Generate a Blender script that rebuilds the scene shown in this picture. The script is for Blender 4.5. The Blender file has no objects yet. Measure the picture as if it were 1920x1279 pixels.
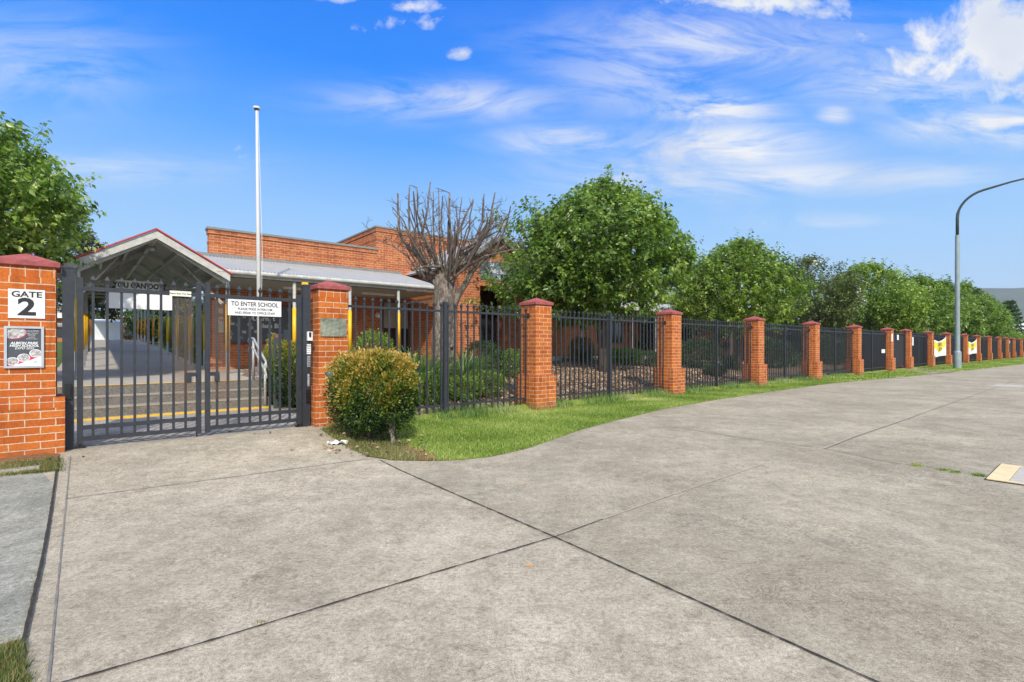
import bpy, math, random
import numpy as np
from mathutils import Vector, Matrix
R = math.radians
random.seed(7)
scn = bpy.context.scene
COL = scn.collection

# ---------------------------------------------------------------- camera
CAMZ = 1.367; FPX = 960.0; HY = 650.0
cam_d = bpy.data.cameras.new('camera'); cam = bpy.data.objects.new('camera', cam_d); COL.objects.link(cam)
cam.location = (0, 0, CAMZ); cam.rotation_euler = (R(90), 0, 0)
cam_d.sensor_width = 36.0; cam_d.lens = 18.0; cam_d.shift_y = (HY - 639.5) / 1920
cam_d.clip_start = 0.05; cam_d.clip_end = 9000
scn.camera = cam

# ---------------------------------------------------------------- light
SUN_EL, SUN_AZ = R(40), math.atan2(0.22, -0.97)      # direction towards the sun, measured from +Y towards +X
sd = bpy.data.lights.new('sun', 'SUN'); sd.energy = 3.3; sd.angle = R(1.2); sd.color = (1.0, 0.93, 0.80)
so = bpy.data.objects.new('sun', sd); COL.objects.link(so)
sv = Vector((math.sin(SUN_AZ) * math.cos(SUN_EL), math.cos(SUN_AZ) * math.cos(SUN_EL), math.sin(SUN_EL)))
so.rotation_euler = sv.to_track_quat('Z', 'Y').to_euler(); so.location = (0, -20, 40)
scn.view_settings.view_transform = 'Standard'; scn.view_settings.look = 'None'
scn.view_settings.exposure = 0.45; scn.view_settings.gamma = 1.0

class NT:
    def __init__(s, tree): s.t = tree; s.n = tree.nodes; s.l = tree.links
    def node(s, typ, **kw):
        nd = s.n.new(typ)
        for k, v in kw.items():
            if k == 'ins':
                for kk, vv in v.items(): s.put(nd.inputs[kk], vv)
            else: setattr(nd, k, v)
        return nd
    def put(s, sock, v):
        if isinstance(v, bpy.types.NodeSocket): s.l.new(v, sock)
        elif isinstance(v, bpy.types.Node): s.l.new(v.outputs[0], sock)
        else: sock.default_value = v
    def math(s, op, a, b=0.0, c=None, clamp=False):
        nd = s.n.new('ShaderNodeMath'); nd.operation = op; nd.use_clamp = clamp
        s.put(nd.inputs[0], a); s.put(nd.inputs[1], b)
        if c is not None: s.put(nd.inputs[2], c)
        return nd.outputs[0]
    def ramp(s, fac, stops, interp='LINEAR'):
        nd = s.n.new('ShaderNodeValToRGB'); nd.color_ramp.interpolation = interp
        cr = nd.color_ramp
        while len(cr.elements) < len(stops): cr.elements.new(0.5)
        for e, (p, c) in zip(cr.elements, stops):
            e.position = p; e.color = c if len(c) == 4 else (*c, 1)
        s.put(nd.inputs[0], fac); return nd.outputs[0]
    def mix(s, f, a, b, mode='MIX'):
        nd = s.n.new('ShaderNodeMix'); nd.data_type = 'RGBA'; nd.blend_type = mode
        s.put(nd.inputs[0], f)
        s.put(nd.inputs[6], a if not isinstance(a, tuple) else (*a, 1) if len(a) == 3 else a)
        s.put(nd.inputs[7], b if not isinstance(b, tuple) else (*b, 1) if len(b) == 3 else b)
        return nd.outputs[2]
    def noise(s, vec, scale, detail=4, rough=.55, dist=0.0):
        nd = s.n.new('ShaderNodeTexNoise'); s.put(nd.inputs['Vector'], vec)
        nd.inputs['Scale'].default_value = scale; nd.inputs['Detail'].default_value = detail
        nd.inputs['Roughness'].default_value = rough; nd.inputs['Distortion'].default_value = dist
        return nd.outputs[0]

# world: Nishita sky with procedural clouds fixed to world directions, and unseen cloud added as fill
w = bpy.data.worlds.new('World'); scn.world = w; w.use_nodes = True
N = NT(w.node_tree); w.node_tree.nodes.clear()
sky = N.node('ShaderNodeTexSky', sky_type='NISHITA'); sky.sun_disc = False
sky.sun_elevation = SUN_EL; sky.sun_rotation = SUN_AZ; sky.altitude = 0; sky.air_density = 1.0; sky.dust_density = 0.3; sky.ozone_density = 2.2
hs = N.node('ShaderNodeHueSaturation', ins={'Color': sky.outputs[0], 'Saturation': 1.22, 'Value': 1.0, 'Hue': 0.505})
tc = N.node('ShaderNodeTexCoord'); sp = N.node('ShaderNodeSeparateXYZ'); N.put(sp.inputs[0], tc.outputs['Generated'])
yy = N.math('MAXIMUM', sp.outputs[1], 0.02)
gx = N.math('DIVIDE', sp.outputs[0], yy); gz = N.math('DIVIDE', sp.outputs[2], yy)
front = N.math('GREATER_THAN', sp.outputs[1], 0.05)
gvec = N.node('ShaderNodeCombineXYZ', ins={0: gx, 1: gz, 2: 0.0}).outputs[0]
gst = N.node('ShaderNodeCombineXYZ', ins={0: gx, 1: N.math('MULTIPLY', gz, 3.2), 2: 0.3}).outputs[0]
nz_puff = N.noise(gvec, 8.5, 12, .66, .35)
nz_wisp = N.noise(N.node('ShaderNodeMapping', ins={'Vector': gst, 'Rotation': (0, 0, -.35), 'Scale': (1, 1.25, 1)}).outputs[0], 2.6, 12, .68, 1.6)
def blobs(lst):
    tot = None
    for (px, py, rx, ry, st) in lst:
        a = N.math('MULTIPLY', N.math('SUBTRACT', gx, (px - 960) / 960), 960 / rx)
        b = N.math('MULTIPLY', N.math('SUBTRACT', gz, (HY - py) / 960), 960 / ry)
        d = N.math('ADD', N.math('MULTIPLY', a, a), N.math('MULTIPLY', b, b))
        e = N.math('MULTIPLY', N.math('EXPONENT', N.math('MULTIPLY', d, -1.0)), st)
        tot = e if tot is None else N.math('MAXIMUM', tot, e)
    return tot
puffs = blobs([(1890, 75, 210, 105, 1.35), (1740, 120, 120, 40, .95), (1670, 100, 50, 26, .75), (1625, 165, 60, 16, .7), (1400, -4, 200, 34, 1.0),
               (1540, 20, 90, 30, .5), (735, 45, 80, 26, .8), (765, 12, 60, 18, .9), (790, 42, 40, 18, .8), (855, 102, 38, 18, .82), (620, 0, 60, 10, .8), (1860, 165, 170, 36, .8)])
wisps = blobs([(1350, 275, 200, 46, 1.25), (1330, 205, 130, 30, 1.25), (1075, 262, 130, 26, 1.15), (1480, 330, 300, 30, .9), (860, 190, 220, 36, .75), (1250, 330, 240, 50, .8),
               (1860, 235, 170, 36, 1.3), (1568, 215, 36, 20, .9), (1350, 75, 280, 60, .8), (150, 320, 280, 30, .5), (1700, 150, 220, 70, .75), (1180, 150, 180, 70, .55), (1550, 415, 150, 16, .55), (60, 120, 200, 90, .45), (1650, 330, 220, 24, .7)])
pm = N.math('MULTIPLY', N.math('SUBTRACT', N.math('ADD', puffs, N.math('MULTIPLY', nz_puff, 3.0)), 1.98), 1.7, clamp=True)
wm = N.math('MULTIPLY', N.math('MULTIPLY', wisps, N.math('MULTIPLY', N.math('SUBTRACT', nz_wisp, 0.36), 4.2, clamp=True)), 0.92, clamp=True)
fill_cloud = N.math('MULTIPLY', N.math('SUBTRACT', N.noise(tc.outputs['Generated'], 2.4, 8, .6, .6), 0.36), 3.0, clamp=True)
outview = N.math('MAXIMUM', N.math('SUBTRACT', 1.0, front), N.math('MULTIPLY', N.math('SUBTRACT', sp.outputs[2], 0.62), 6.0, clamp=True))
fill_cloud = N.math('MULTIPLY', fill_cloud, outview)  # cloud cover added behind and overhead, out of frame, to soften the light
cm = N.math('ADD', N.math('MULTIPLY', N.math('MAXIMUM', pm, wm), front), N.math('MULTIPLY', fill_cloud, .85), clamp=True)
SK = 1 / (0.10 * 2 ** 0.45)
def skc(*c): return tuple(v * SK for v in c)
grad = N.ramp(sp.outputs[2], [(0.0, (.44, .62, .80)), (.10, (.42, .67, .97)), (.17, (.37, .66, 1.03)), (.25, (.28, .585, 1.04)), (.36, (.085, .405, 1.08)), (.47, (.0, .265, 1.05)), (.62, (.0, .19, .95)), (1.0, (.01, .12, .6))])
grad = N.mix(1.0, grad, (SK, SK, SK), 'MULTIPLY')
grade = N.mix(.07, grad, hs.outputs[0])
shade = N.ramp(N.noise(gvec, 4.0, 6, .5), [(.3, (.70, .76, .88)), (.62, (.94, .95, .97))])
shade = N.mix(1.0, shade, (SK, SK, SK), 'MULTIPLY')
bright = N.mix(outview, (1, 1, 1), (2.2, 2.14, 2.02))  # out-of-frame cloud is made brighter than the visible cloud to lift ambient light
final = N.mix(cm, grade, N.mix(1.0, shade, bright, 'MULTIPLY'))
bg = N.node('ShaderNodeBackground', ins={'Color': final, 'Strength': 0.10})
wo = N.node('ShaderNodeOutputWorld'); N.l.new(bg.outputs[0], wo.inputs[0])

# ---------------------------------------------------------------- frames
TH = math.atan2(960, 1140)                       # fence direction, from world X
D = Vector((math.cos(TH), math.sin(TH), 0)); IN = Vector((-math.sin(TH), math.cos(TH), 0))
O = Vector((0.516, 11.0, 0))
def F(u, wd=0.0, z=0.0): return O + D * u + IN * wd + Vector((0, 0, z))
BTH = math.atan2(0.631, 0.776)
E = Vector((math.cos(BTH), math.sin(BTH), 0)); Q = Vector((-math.sin(BTH), math.cos(BTH), 0))
BO = Vector((-7.77, 14.0, 0))
def Bp(p, q=0.0, z=0.0): return BO + E * p + Q * q + Vector((0, 0, z))
def along(px, o, d):                             # parameter on the line o + t d seen in image column px
    k = (px - 960) / FPX
    return (k * o.y - o.x) / (d.x - k * d.y)
def uu(px, wd=0.0): return along(px, F(0, wd), D)
def sm(a, b, x):
    t = min(1, max(0, (x - a) / (b - a))); return t * t * (3 - 2 * t)
def uw(p): r = Vector((p[0], p[1], 0)) - O; return r.dot(D), r.dot(IN)
def gh(x, y):                                    # height of the paved ground: it climbs a little to the gate
    u, wd = uw((x, y)); return 0.125 * (1 - sm(-4.6, -1.8, u)) * (1 - sm(0.1, 3.2, -wd))
def garden_h(u, wd):
    rise = 0.135 * (1 - .85 * sm(6, 22, u))
    base = 0.03 + rise * max(0, min(wd, 6.6) - 0.2)
    edge = 1 - sm(-4.3, -3.4, u)
    return base * (1 - edge) + max(base * .6, .12) * edge
def unp(px, py):
    z = 0.0
    for _ in range(8):
        Y = FPX * (CAMZ - z) / (py - HY); X = (px - 960) / FPX * Y; z = gh(X, Y)
    return Vector((X, Y, z))

# ---------------------------------------------------------------- materials
def new_mat(name):
    m = bpy.data.materials.new(name); m.use_nodes = True
    t = NT(m.node_tree); bs = m.node_tree.nodes['Principled BSDF']; return m, t, bs
def plain(name, col, rough=.6, metal=0.0, var=.12, scale=6.0, bump=0.0, spec=.5):
    m, t, b = new_mat(name)
    co = t.node('ShaderNodeTexCoord').outputs['Object']
    nz = t.noise(co, scale, 6, .6)
    lo = tuple(c * (1 - var) for c in col); hi = tuple(min(1, c * (1 + var)) for c in col)
    t.put(b.inputs['Base Color'], t.ramp(nz, [(.3, lo), (.7, hi)]))
    t.put(b.inputs['Roughness'], t.math('MULTIPLY_ADD', nz, .25, rough - .12))
    b.inputs['Metallic'].default_value = metal; b.inputs['Specular IOR Level'].default_value = spec
    if bump:
        bn = t.node('ShaderNodeBump', ins={'Height': t.noise(co, scale * 8, 4), 'Strength': bump, 'Distance': .01}); t.put(b.inputs['Normal'], bn.outputs[0])
    return m
def brick_mat(name, bw, rh, c1, c2, mort, tall=False, off=.5):
    rows = 2 if off else 1
    m, t, b = new_mat(name)
    uv = t.node('ShaderNodeTexCoord').outputs['UV']
    ob = t.node('ShaderNodeTexCoord').outputs['Object']
    wob = t.noise(uv, 14, 2)
    vo = t.node('ShaderNodeVectorMath', operation='MULTIPLY_ADD', ins={0: t.node('ShaderNodeTexNoise', ins={'Vector': uv, 'Scale': 9.0}).outputs['Color'], 1: (.007, .007, 0), 2: uv}).outputs[0]
    rn = t.node('ShaderNodeObjectInfo').outputs['Random']
    sh = t.node('ShaderNodeCombineXYZ', ins={0: t.math('MULTIPLY', t.math('FLOOR', t.math('MULTIPLY', rn, 37.0)), bw), 1: t.math('MULTIPLY', t.math('FLOOR', t.math('MULTIPLY', t.math('FRACT', t.math('MULTIPLY', rn, 91.7)), 23.0)), rh * rows), 2: 0.0}).outputs[0]
    vo = t.node('ShaderNodeVectorMath', operation='ADD', ins={0: vo, 1: sh}).outputs[0]
    br = t.node('ShaderNodeTexBrick', offset=off, ins={'Vector': vo, 'Scale': 1.0, 'Mortar Size': .0058, 'Mortar Smooth': .25, 'Bias': 0.0, 'Brick Width': bw, 'Row Height': rh,
                'Color1': (*c1, 1), 'Color2': (*c2, 1), 'Mortar': (*mort, 1)})
    f1 = t.noise(ob, 38, 7, .65); f2 = t.noise(ob, 2.3, 4, .6)
    c = t.mix(.55, br.outputs['Color'], t.ramp(f1, [(.3, (.52, .46, .44)), (.62, (1.1, 1.08, 1.05))]), 'MULTIPLY')
    c = t.mix(.5, c, t.ramp(f2, [(.32, (.72, .68, .66)), (.6, (1.06, 1.04, 1.02))]), 'MULTIPLY')
    stv = t.node('ShaderNodeVectorMath', operation='ADD', ins={0: t.node('ShaderNodeMapping', ins={'Vector': ob, 'Scale': (7, 7, .9)}).outputs[0], 1: t.node('ShaderNodeObjectInfo').outputs['Location']}).outputs[0]
    c = t.mix(.6, c, t.ramp(t.noise(stv, 1.0, 6, .65), [(.36, (.62, .56, .52)), (.48, (1, 1, 1)), (.62, (1.04, 1.03, 1.02)), (.7, (1.25, 1.22, 1.2))]), 'MULTIPLY')
    sx = t.node('ShaderNodeSeparateXYZ', ins={0: uv}).outputs[1]
    dirt = t.math('MULTIPLY', t.math('SUBTRACT', 1.0, t.math('MULTIPLY', sx, 4.0), clamp=True), t.noise(ob, 12, 5))
    c = t.mix(dirt, c, (.16, .10, .06))
    t.put(b.inputs['Base Color'], c); b.inputs['Roughness'].default_value = .85; b.inputs['Specular IOR Level'].default_value = .25
    h = t.math('ADD', t.math('MULTIPLY', t.math('SUBTRACT', 1.0, br.outputs['Fac']), 1.0), t.math('MULTIPLY', f1, .35))
    bn = t.node('ShaderNodeBump', ins={'Height': h, 'Strength': .6, 'Distance': .006}); t.put(b.inputs['Normal'], bn.outputs[0])
    return m
M = {}
ORG1, ORG2, MORT = (.62, .185, .034), (.43, .098, .018), (.66, .53, .38)
M['brick'] = brick_mat('orange_brick', .24, .0865, ORG1, ORG2, MORT)
M['brick_header'] = brick_mat('orange_brick_headers', .112, .118, (.60, .165, .03), (.46, .10, .02), (.60, .46, .32), off=0.0)
M['bwall'] = brick_mat('school_wall_brick', .24, .0865, (.54, .18, .055), (.40, .105, .033), (.60, .47, .35))
M['cap'] = plain('red_oxide_cap', (.34, .095, .088), .85, var=.32, scale=14, bump=.5, spec=.2)
M['black'] = plain('charcoal_powder_coat', (.030, .034, .041), .42, var=.2, scale=12, spec=.5)
M['darkblack'] = plain('black_plastic', (.012, .012, .013), .4)
M['galv'] = plain('galvanised_steel', (.42, .44, .44), .5, metal=.35, var=.25, scale=18)
M['lamp'] = plain('grey_green_pole_paint', (.26, .32, .32), .45, metal=.1, var=.14, scale=3)
M['lamp_dark'] = plain('dark_pole_arm', (.05, .065, .06), .4)
M['white'] = plain('white_paint', (.78, .78, .76), .5, var=.05)
M['polewhite'] = plain('aged_white_pole', (.58, .57, .54), .5, var=.06)
M['bright'] = plain('bright_white_panel', (.93, .93, .92), .4, var=.02)
M['offwhite'] = plain('cream_plastic', (.74, .74, .60), .5, var=.05)
M['yellow'] = plain('yellow_reflective_band', (.92, .52, .012), .4, var=.06)
M['banner_yellow'] = plain('banner_yellow', (.85, .66, .03), .6, var=.05)
M['orange'] = plain('faded_orange_band', (.75, .30, .03), .5, var=.08)
M['red'] = plain('red_roof_trim', (.50, .05, .035), .5, var=.15)
M['sheet'] = plain('zinc_roof_sheet', (.37, .38, .37), .55, metal=.1, var=.08, scale=3)
M['grimywhite'] = plain('weathered_white_steel', (.50, .50, .46), .6, var=.2, scale=7)
M['soffit'] = plain('grey_roof_underside', (.30, .31, .29), .7, var=.12)
M['coping'] = plain('grey_metal_coping', (.22, .22, .21), .5)
M['slab'] = plain('pale_concrete_slab', (.40, .36, .30), .85, var=.16, scale=5, bump=.3)
M['step'] = plain('aggregate_step_concrete', (.17, .155, .13), .9, var=.4, scale=30, bump=.5)
M['black_text'] = plain('black_print', (.018, .018, .02), .5)
M['white_text'] = plain('white_print', (.82, .82, .80), .5)
M['crimson'] = plain('crimson_print', (.60, .03, .10), .5)
M['poster_grey'] = plain('charcoal_print', (.075, .082, .095), .35, var=.06)
M['photo'] = plain('printed_photo', (.45, .42, .40), .35, var=.75, scale=42)
M['alu'] = plain('brushed_aluminium', (.62, .64, .66), .35, metal=.6, var=.05)
M['signblue'] = plain('slate_sign_board', (.16, .22, .26), .35, var=.08)
M['blind'] = plain('beige_blind', (.34, .31, .27), .7)
M['concretegrey'] = plain('white_render', (.62, .60, .55), .8, var=.15)
M['bark'] = None
def barkm():
    m, t, b = new_mat('grey_tree_bark'); co = t.node('ShaderNodeTexCoord').outputs['Object']
    st = t.node('ShaderNodeMapping', ins={'Vector': co, 'Scale': (1, 1, .28)}).outputs[0]
    n1 = t.noise(st, 22, 8, .7, .5); n2 = t.noise(co, 5, 5, .6)
    c = t.mix(.7, t.ramp(n1, [(.36, (.055, .042, .032)), (.5, (.185, .15, .12)), (.64, (.33, .28, .23))]), t.ramp(n2, [(.4, (.55, .52, .5)), (.6, (1.15, 1.15, 1.1))]), 'MULTIPLY')
    t.put(b.inputs['Base Color'], c); b.inputs['Roughness'].default_value = .95
    t.put(b.inputs['Normal'], t.node('ShaderNodeBump', ins={'Height': n1, 'Strength': .9, 'Distance': .03}).outputs[0]); return m
M['bark'] = barkm()
M['darkbark'] = plain('brown_twig_bark', (.12, .092, .074), .9, var=.35, scale=14, bump=.4)
M['blue'] = plain('blue_plastic', (.03, .22, .55), .5)
M['timber'] = plain('red_brown_frame', (.14, .035, .025), .5)
M['cloth'] = plain('black_shade_cloth', (.018, .020, .022), .9, var=.2, scale=3)
M['colorbond'] = plain('white_shed_sheet', (.70, .72, .72), .5, var=.05)
M['lidyellow'] = plain('yellow_pit_frame', (.74, .58, .32), .8, var=.12)
M['lidgrey'] = plain('grey_pit_lid', (.48, .445, .37), .85, var=.12, scale=14, bump=.3)
M['paper'] = plain('faded_paper', (.70, .68, .64), .7, var=.1)
M['tile'] = plain('pale_roof', (.62, .66, .62), .6)
M['petal'] = plain('white_petal', (.80, .78, .76), .6)

def brass():
    m, t, b = new_mat('tarnished_brass')
    co = t.node('ShaderNodeTexCoord').outputs['Object']
    nz = t.noise(co, 5, 5, .6, 1.0)
    t.put(b.inputs['Base Color'], t.ramp(nz, [(.3, (.20, .21, .13)), (.6, (.42, .42, .30))])); b.inputs['Metallic'].default_value = .75
    t.put(b.inputs['Roughness'], t.math('MULTIPLY_ADD', nz, .5, .12))
    t.put(b.inputs['Normal'], t.node('ShaderNodeBump', ins={'Height': t.noise(co, 3.5, 2), 'Strength': .5, 'Distance': .03}).outputs[0])
    return m
M['brass'] = brass()
def glassy(name, tint, alpha, rough=.05):
    m, t, b = new_mat(name)
    b.inputs['Base Color'].default_value = (*tint, 1); b.inputs['Roughness'].default_value = rough
    tr = t.node('ShaderNodeBsdfTransparent', ins={0: (.93, .89, .86, 1)})
    mx = t.node('ShaderNodeMixShader', ins={0: alpha, 1: tr.outputs[0], 2: b.outputs[0]})
    t.l.new(mx.outputs[0], t.n['Material Output'].inputs[0]); return m
M['acrylic'] = glassy('tinted_acrylic', (.30, .24, .2), .10)
M['windowglass'] = plain('dark_window_glass', (.016, .019, .020), .12, var=.3, spec=.8)

def leaf_mat(name, stops, trans=.3, gloss=.42, under=.25):
    m, t, b = new_mat(name)
    at = t.node('ShaderNodeAttribute', attribute_name='rnd')
    c = t.ramp(at.outputs['Fac'], stops)
    t.put(b.inputs['Base Color'], c); b.inputs['Roughness'].default_value = gloss; b.inputs['Specular IOR Level'].default_value = .5
    tl = t.node('ShaderNodeBsdfTranslucent'); t.put(tl.inputs[0], t.mix(1.0, c, (1.5, 1.7, .5), 'MULTIPLY'))
    mx = t.node('ShaderNodeMixShader', ins={0: trans, 1: b.outputs[0], 2: tl.outputs[0]})
    t.l.new(mx.outputs[0], t.n['Material Output'].inputs[0]); return m
M['leaf'] = leaf_mat('pear_leaf', [(0, (.05, .095, .018)), (.45, (.165, .265, .05)), (.8, (.32, .44, .11)), (1, (.56, .62, .26))], .45, .27)
M['leaf2'] = leaf_mat('lighter_pear_leaf', [(0, (.06, .11, .02)), (.45, (.20, .30, .05)), (.8, (.36, .47, .10)), (1, (.56, .60, .20))], .45, .27)
M['myrtle'] = leaf_mat('myrtle_leaf', [(0, (.05, .08, .025)), (.6, (.14, .19, .05)), (1, (.28, .32, .12))])
M['leafdark'] = leaf_mat('dark_leaf', [(0, (.02, .05, .014)), (.6, (.06, .12, .03)), (1, (.13, .21, .05))])
M['olive'] = leaf_mat('olive_leaf', [(0, (.05, .06, .035)), (.6, (.10, .12, .06)), (1, (.20, .20, .12))])
M['bushleaf'] = leaf_mat('golden_bush_leaf', [(0, (.018, .045, .010)), (.22, (.05, .115, .016)), (.42, (.16, .21, .022)), (.58, (.28, .25, .035)), (.75, (.45, .28, .045)), (.9, (.57, .36, .09)), (1, (.64, .46, .15))], .25, .45)
M['strap'] = leaf_mat('strap_leaf', [(0, (.05, .11, .03)), (.5, (.14, .25, .07)), (.85, (.28, .38, .14)), (1, (.48, .46, .26))], .3)
M['grass'] = leaf_mat('lawn_blade', [(0, (.06, .12, .014)), (.35, (.17, .28, .035)), (.75, (.33, .43, .08)), (1, (.60, .58, .28))], .35, .5)
M['drygrass'] = leaf_mat('dry_grass_blade', [(0, (.05, .09, .015)), (.45, (.12, .17, .03)), (.7, (.28, .24, .10)), (1, (.45, .37, .2))], .25, .6)

def concrete(name, base, warm, stain, sc=1.0, speck=1.0, swirl=True, pour=None):
    m, t, b = new_mat(name)
    co = t.node('ShaderNodeTexCoord').outputs['Object']
    big = t.noise(co, .55 * sc, 6, .62, .4); mid = t.noise(co, 3.3 * sc, 9, .72, .6); fine = t.noise(co, 42, 6, .75); grit = t.noise(co, 150, 3, .7)
    c = t.ramp(mid, [(.34, tuple(x * .84 for x in base)), (.5, base), (.66, warm)])
    c = t.mix(.8, c, t.ramp(big, [(.38, stain), (.50, (.93, .93, .92)), (.62, (1.10, 1.09, 1.07))]), 'MULTIPLY')
    c = t.mix(.85 * speck, c, t.ramp(fine, [(.36, (.55, .53, .50)), (.46, (.93, .93, .92)), (.54, (1.04, 1.04, 1.04)), (.64, (1.32, 1.32, 1.32))]), 'MULTIPLY')
    c = t.mix(.85 * speck, c, t.ramp(grit, [(.34, (.42, .40, .38)), (.46, (.95, .95, .95)), (.56, (1.05, 1.05, 1.05)), (.66, (1.35, 1.35, 1.35))]), 'MULTIPLY')
    blot = t.noise(co, 11 * sc, 7, .75, .3)
    c = t.mix(.75, c, t.ramp(blot, [(.36, (.70, .67, .62)), (.46, (.96, .95, .94)), (.55, (1.04, 1.04, 1.03)), (.66, (1.2, 1.2, 1.18))]), 'MULTIPLY')
    if pour:                                     # the slab poured later than its neighbours is a shade darker
        sv_ = t.node('ShaderNodeSeparateXYZ', ins={0: co}); dn = t.math('SUBTRACT', t.math('ADD', t.math('MULTIPLY', sv_.outputs[0], pour[0]), t.math('MULTIPLY', sv_.outputs[1], pour[1])), pour[2])
        c = t.mix(t.math('GREATER_THAN', dn, 0.0), c, t.mix(1.0, c, (.90, .905, .89), 'MULTIPLY'))
    # darker grime patches, with the fine grit darker inside
    patch = t.math('MULTIPLY', t.math('SUBTRACT', t.noise(co, .8 * sc, 7, .7, .8), .47), 4.0, clamp=True)
    grime = t.math('MULTIPLY', patch, t.math('MULTIPLY', t.math('SUBTRACT', t.noise(co, 34, 6, .75), .44), 6.0, clamp=True))
    c = t.mix(t.math('MULTIPLY', grime, .6), c, (.15, .135, .105))
    sp = t.node('ShaderNodeTexVoronoi', ins={'Vector': co, 'Scale': 2.3}); spot = t.math('LESS_THAN', sp.outputs['Distance'], .018)
    c = t.mix(t.math('MULTIPLY', spot, .8), c, (.62, .60, .55))
    sp2 = t.node('ShaderNodeTexVoronoi', ins={'Vector': co, 'Scale': 1.37}); spot2 = t.math('LESS_THAN', sp2.outputs['Distance'], .014)
    c = t.mix(t.math('MULTIPLY', spot2, .85), c, (.05, .045, .04))
    h = t.math('ADD', t.math('MULTIPLY', fine, .7), t.math('MULTIPLY', grit, .7))
    if swirl:                                    # the arcs a float leaves in the surface
        off = t.node('ShaderNodeVectorMath', operation='MULTIPLY_ADD', ins={0: t.node('ShaderNodeTexNoise', ins={'Vector': co, 'Scale': 2.2}).outputs['Color'], 1: (1.2, 1.2, 0), 2: co}).outputs[0]
        wv = t.node('ShaderNodeTexNoise', ins={'Vector': t.node('ShaderNodeMapping', ins={'Vector': off, 'Scale': (9, 95, 1), 'Rotation': (0, 0, .35)}).outputs[0], 'Scale': 1.0, 'Detail': 3.0}).outputs[0]
        area = t.math('MULTIPLY', t.math('SUBTRACT', t.noise(co, .8, 3), .43), 5, clamp=True)
        h = t.math('ADD', h, t.math('MULTIPLY', t.math('MULTIPLY', wv, 2.2), area))
        c = t.mix(t.math('MULTIPLY', area, .5), c, t.ramp(wv, [(.38, (.50, .48, .45)), (.5, (1, 1, 1)), (.62, (1.22, 1.22, 1.22))]), 'MULTIPLY')
    t.put(b.inputs['Base Color'], c); b.inputs['Roughness'].default_value = .9; b.inputs['Specular IOR Level'].default_value = .25
    bn = t.node('ShaderNodeBump', ins={'Height': h, 'Strength': .55, 'Distance': .006}); t.put(b.inputs['Normal'], bn.outputs[0])
    return m
ja, jb = unp(712, 863), unp(1640, 1279); jn = Vector((-(jb - ja).y, (jb - ja).x, 0)).normalized()
M['concrete'] = concrete('driveway_concrete', (.465, .41, .305), (.54, .48, .365), (.80, .78, .75), pour=(jn.x, jn.y, jn.dot(ja)))
M['footpath'] = concrete('blue_grey_path_concrete', (.33, .32, .26), (.43, .415, .345), (.75, .78, .78), 1.4, 1.0, False)
M['court'] = concrete('courtyard_aggregate', (.36, .335, .29), (.46, .43, .38), (.8, .8, .8), 1.4, 1.2, False)
M['tooled'] = plain('step_tread_concrete', (.30, .27, .22), .85, var=.14, scale=7)
M['joint'] = plain('dirt_filled_joint', (.035, .028, .02), .95, var=.5, scale=20)
M['groove'] = plain('shallow_groove', (.20, .185, .16), .9, var=.3, scale=14)
M['groovelight'] = plain('pale_groove', (.44, .395, .30), .9, var=.2, scale=14)
def soil(name, stops, sc, bump=.8):
    m, t, b = new_mat(name); co = t.node('ShaderNodeTexCoord').outputs['Object']
    n1 = t.noise(co, sc, 8, .72, .3); n2 = t.noise(co, sc * .12, 4)
    c = t.mix(.5, t.ramp(n1, stops), t.ramp(n2, [(.3, (.7, .7, .7)), (.7, (1.15, 1.15, 1.15))]), 'MULTIPLY')
    t.put(b.inputs['Base Color'], c); b.inputs['Roughness'].default_value = .95; b.inputs['Specular IOR Level'].default_value = .15
    t.put(b.inputs['Normal'], t.node('ShaderNodeBump', ins={'Height': n1, 'Strength': bump, 'Distance': .03}).outputs[0]); return m
M['lawn'] = soil('lawn_turf', [(.3, (.09, .13, .02)), (.5, (.20, .26, .045)), (.7, (.34, .38, .09))], 26)
M['lawn_dry'] = soil('dry_verge_turf', [(.3, (.08, .10, .02)), (.5, (.15, .16, .045)), (.7, (.28, .23, .11))], 24)
M['earth'] = soil('red_earth', [(.3, (.16, .07, .03)), (.5, (.26, .13, .06)), (.7, (.30, .22, .12))], 22)
M['ground'] = soil('rough_grass_ground', [(.3, (.05, .09, .015)), (.55, (.09, .14, .025)), (.75, (.17, .17, .06))], 3)
M['asphalt'] = soil('street_asphalt', [(.3, (.04, .04, .042)), (.7, (.075, .073, .07))], 30, .4)
M['hill'] = soil('forested_hill', [(.3, (.035, .055, .03)), (.6, (.06, .085, .04)), (.8, (.12, .13, .06))], .012, .3)
def mulch():
    m, t, b = new_mat('bark_mulch'); co = t.node('ShaderNodeTexCoord').outputs['Object']
    v = t.node('ShaderNodeTexVoronoi', ins={'Vector': co, 'Scale': 26.0, 'Randomness': 1.0})
    s = t.node('ShaderNodeSeparateColor', ins={0: v.outputs['Color']})
    c = t.ramp(s.outputs[0], [(0, (.10, .06, .035)), (.35, (.27, .17, .10)), (.7, (.42, .29, .18)), (1, (.62, .48, .35))])
    c = t.mix(.6, c, t.ramp(v.outputs['Distance'], [(.0, (1.1, 1.1, 1.1)), (.55, (.35, .3, .28))]), 'MULTIPLY')
    t.put(b.inputs['Base Color'], c); b.inputs['Roughness'].default_value = .95
    t.put(b.inputs['Normal'], t.node('ShaderNodeBump', ins={'Height': v.outputs['Distance'], 'Strength': .9, 'Distance': .03, }).outputs[0]); return m
M['mulch'] = mulch()
M['chip'] = leaf_mat('bark_chip', [(0, (.09, .055, .03)), (.35, (.25, .155, .09)), (.7, (.42, .29, .18)), (1, (.66, .52, .38))], 0.0, .8)

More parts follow.
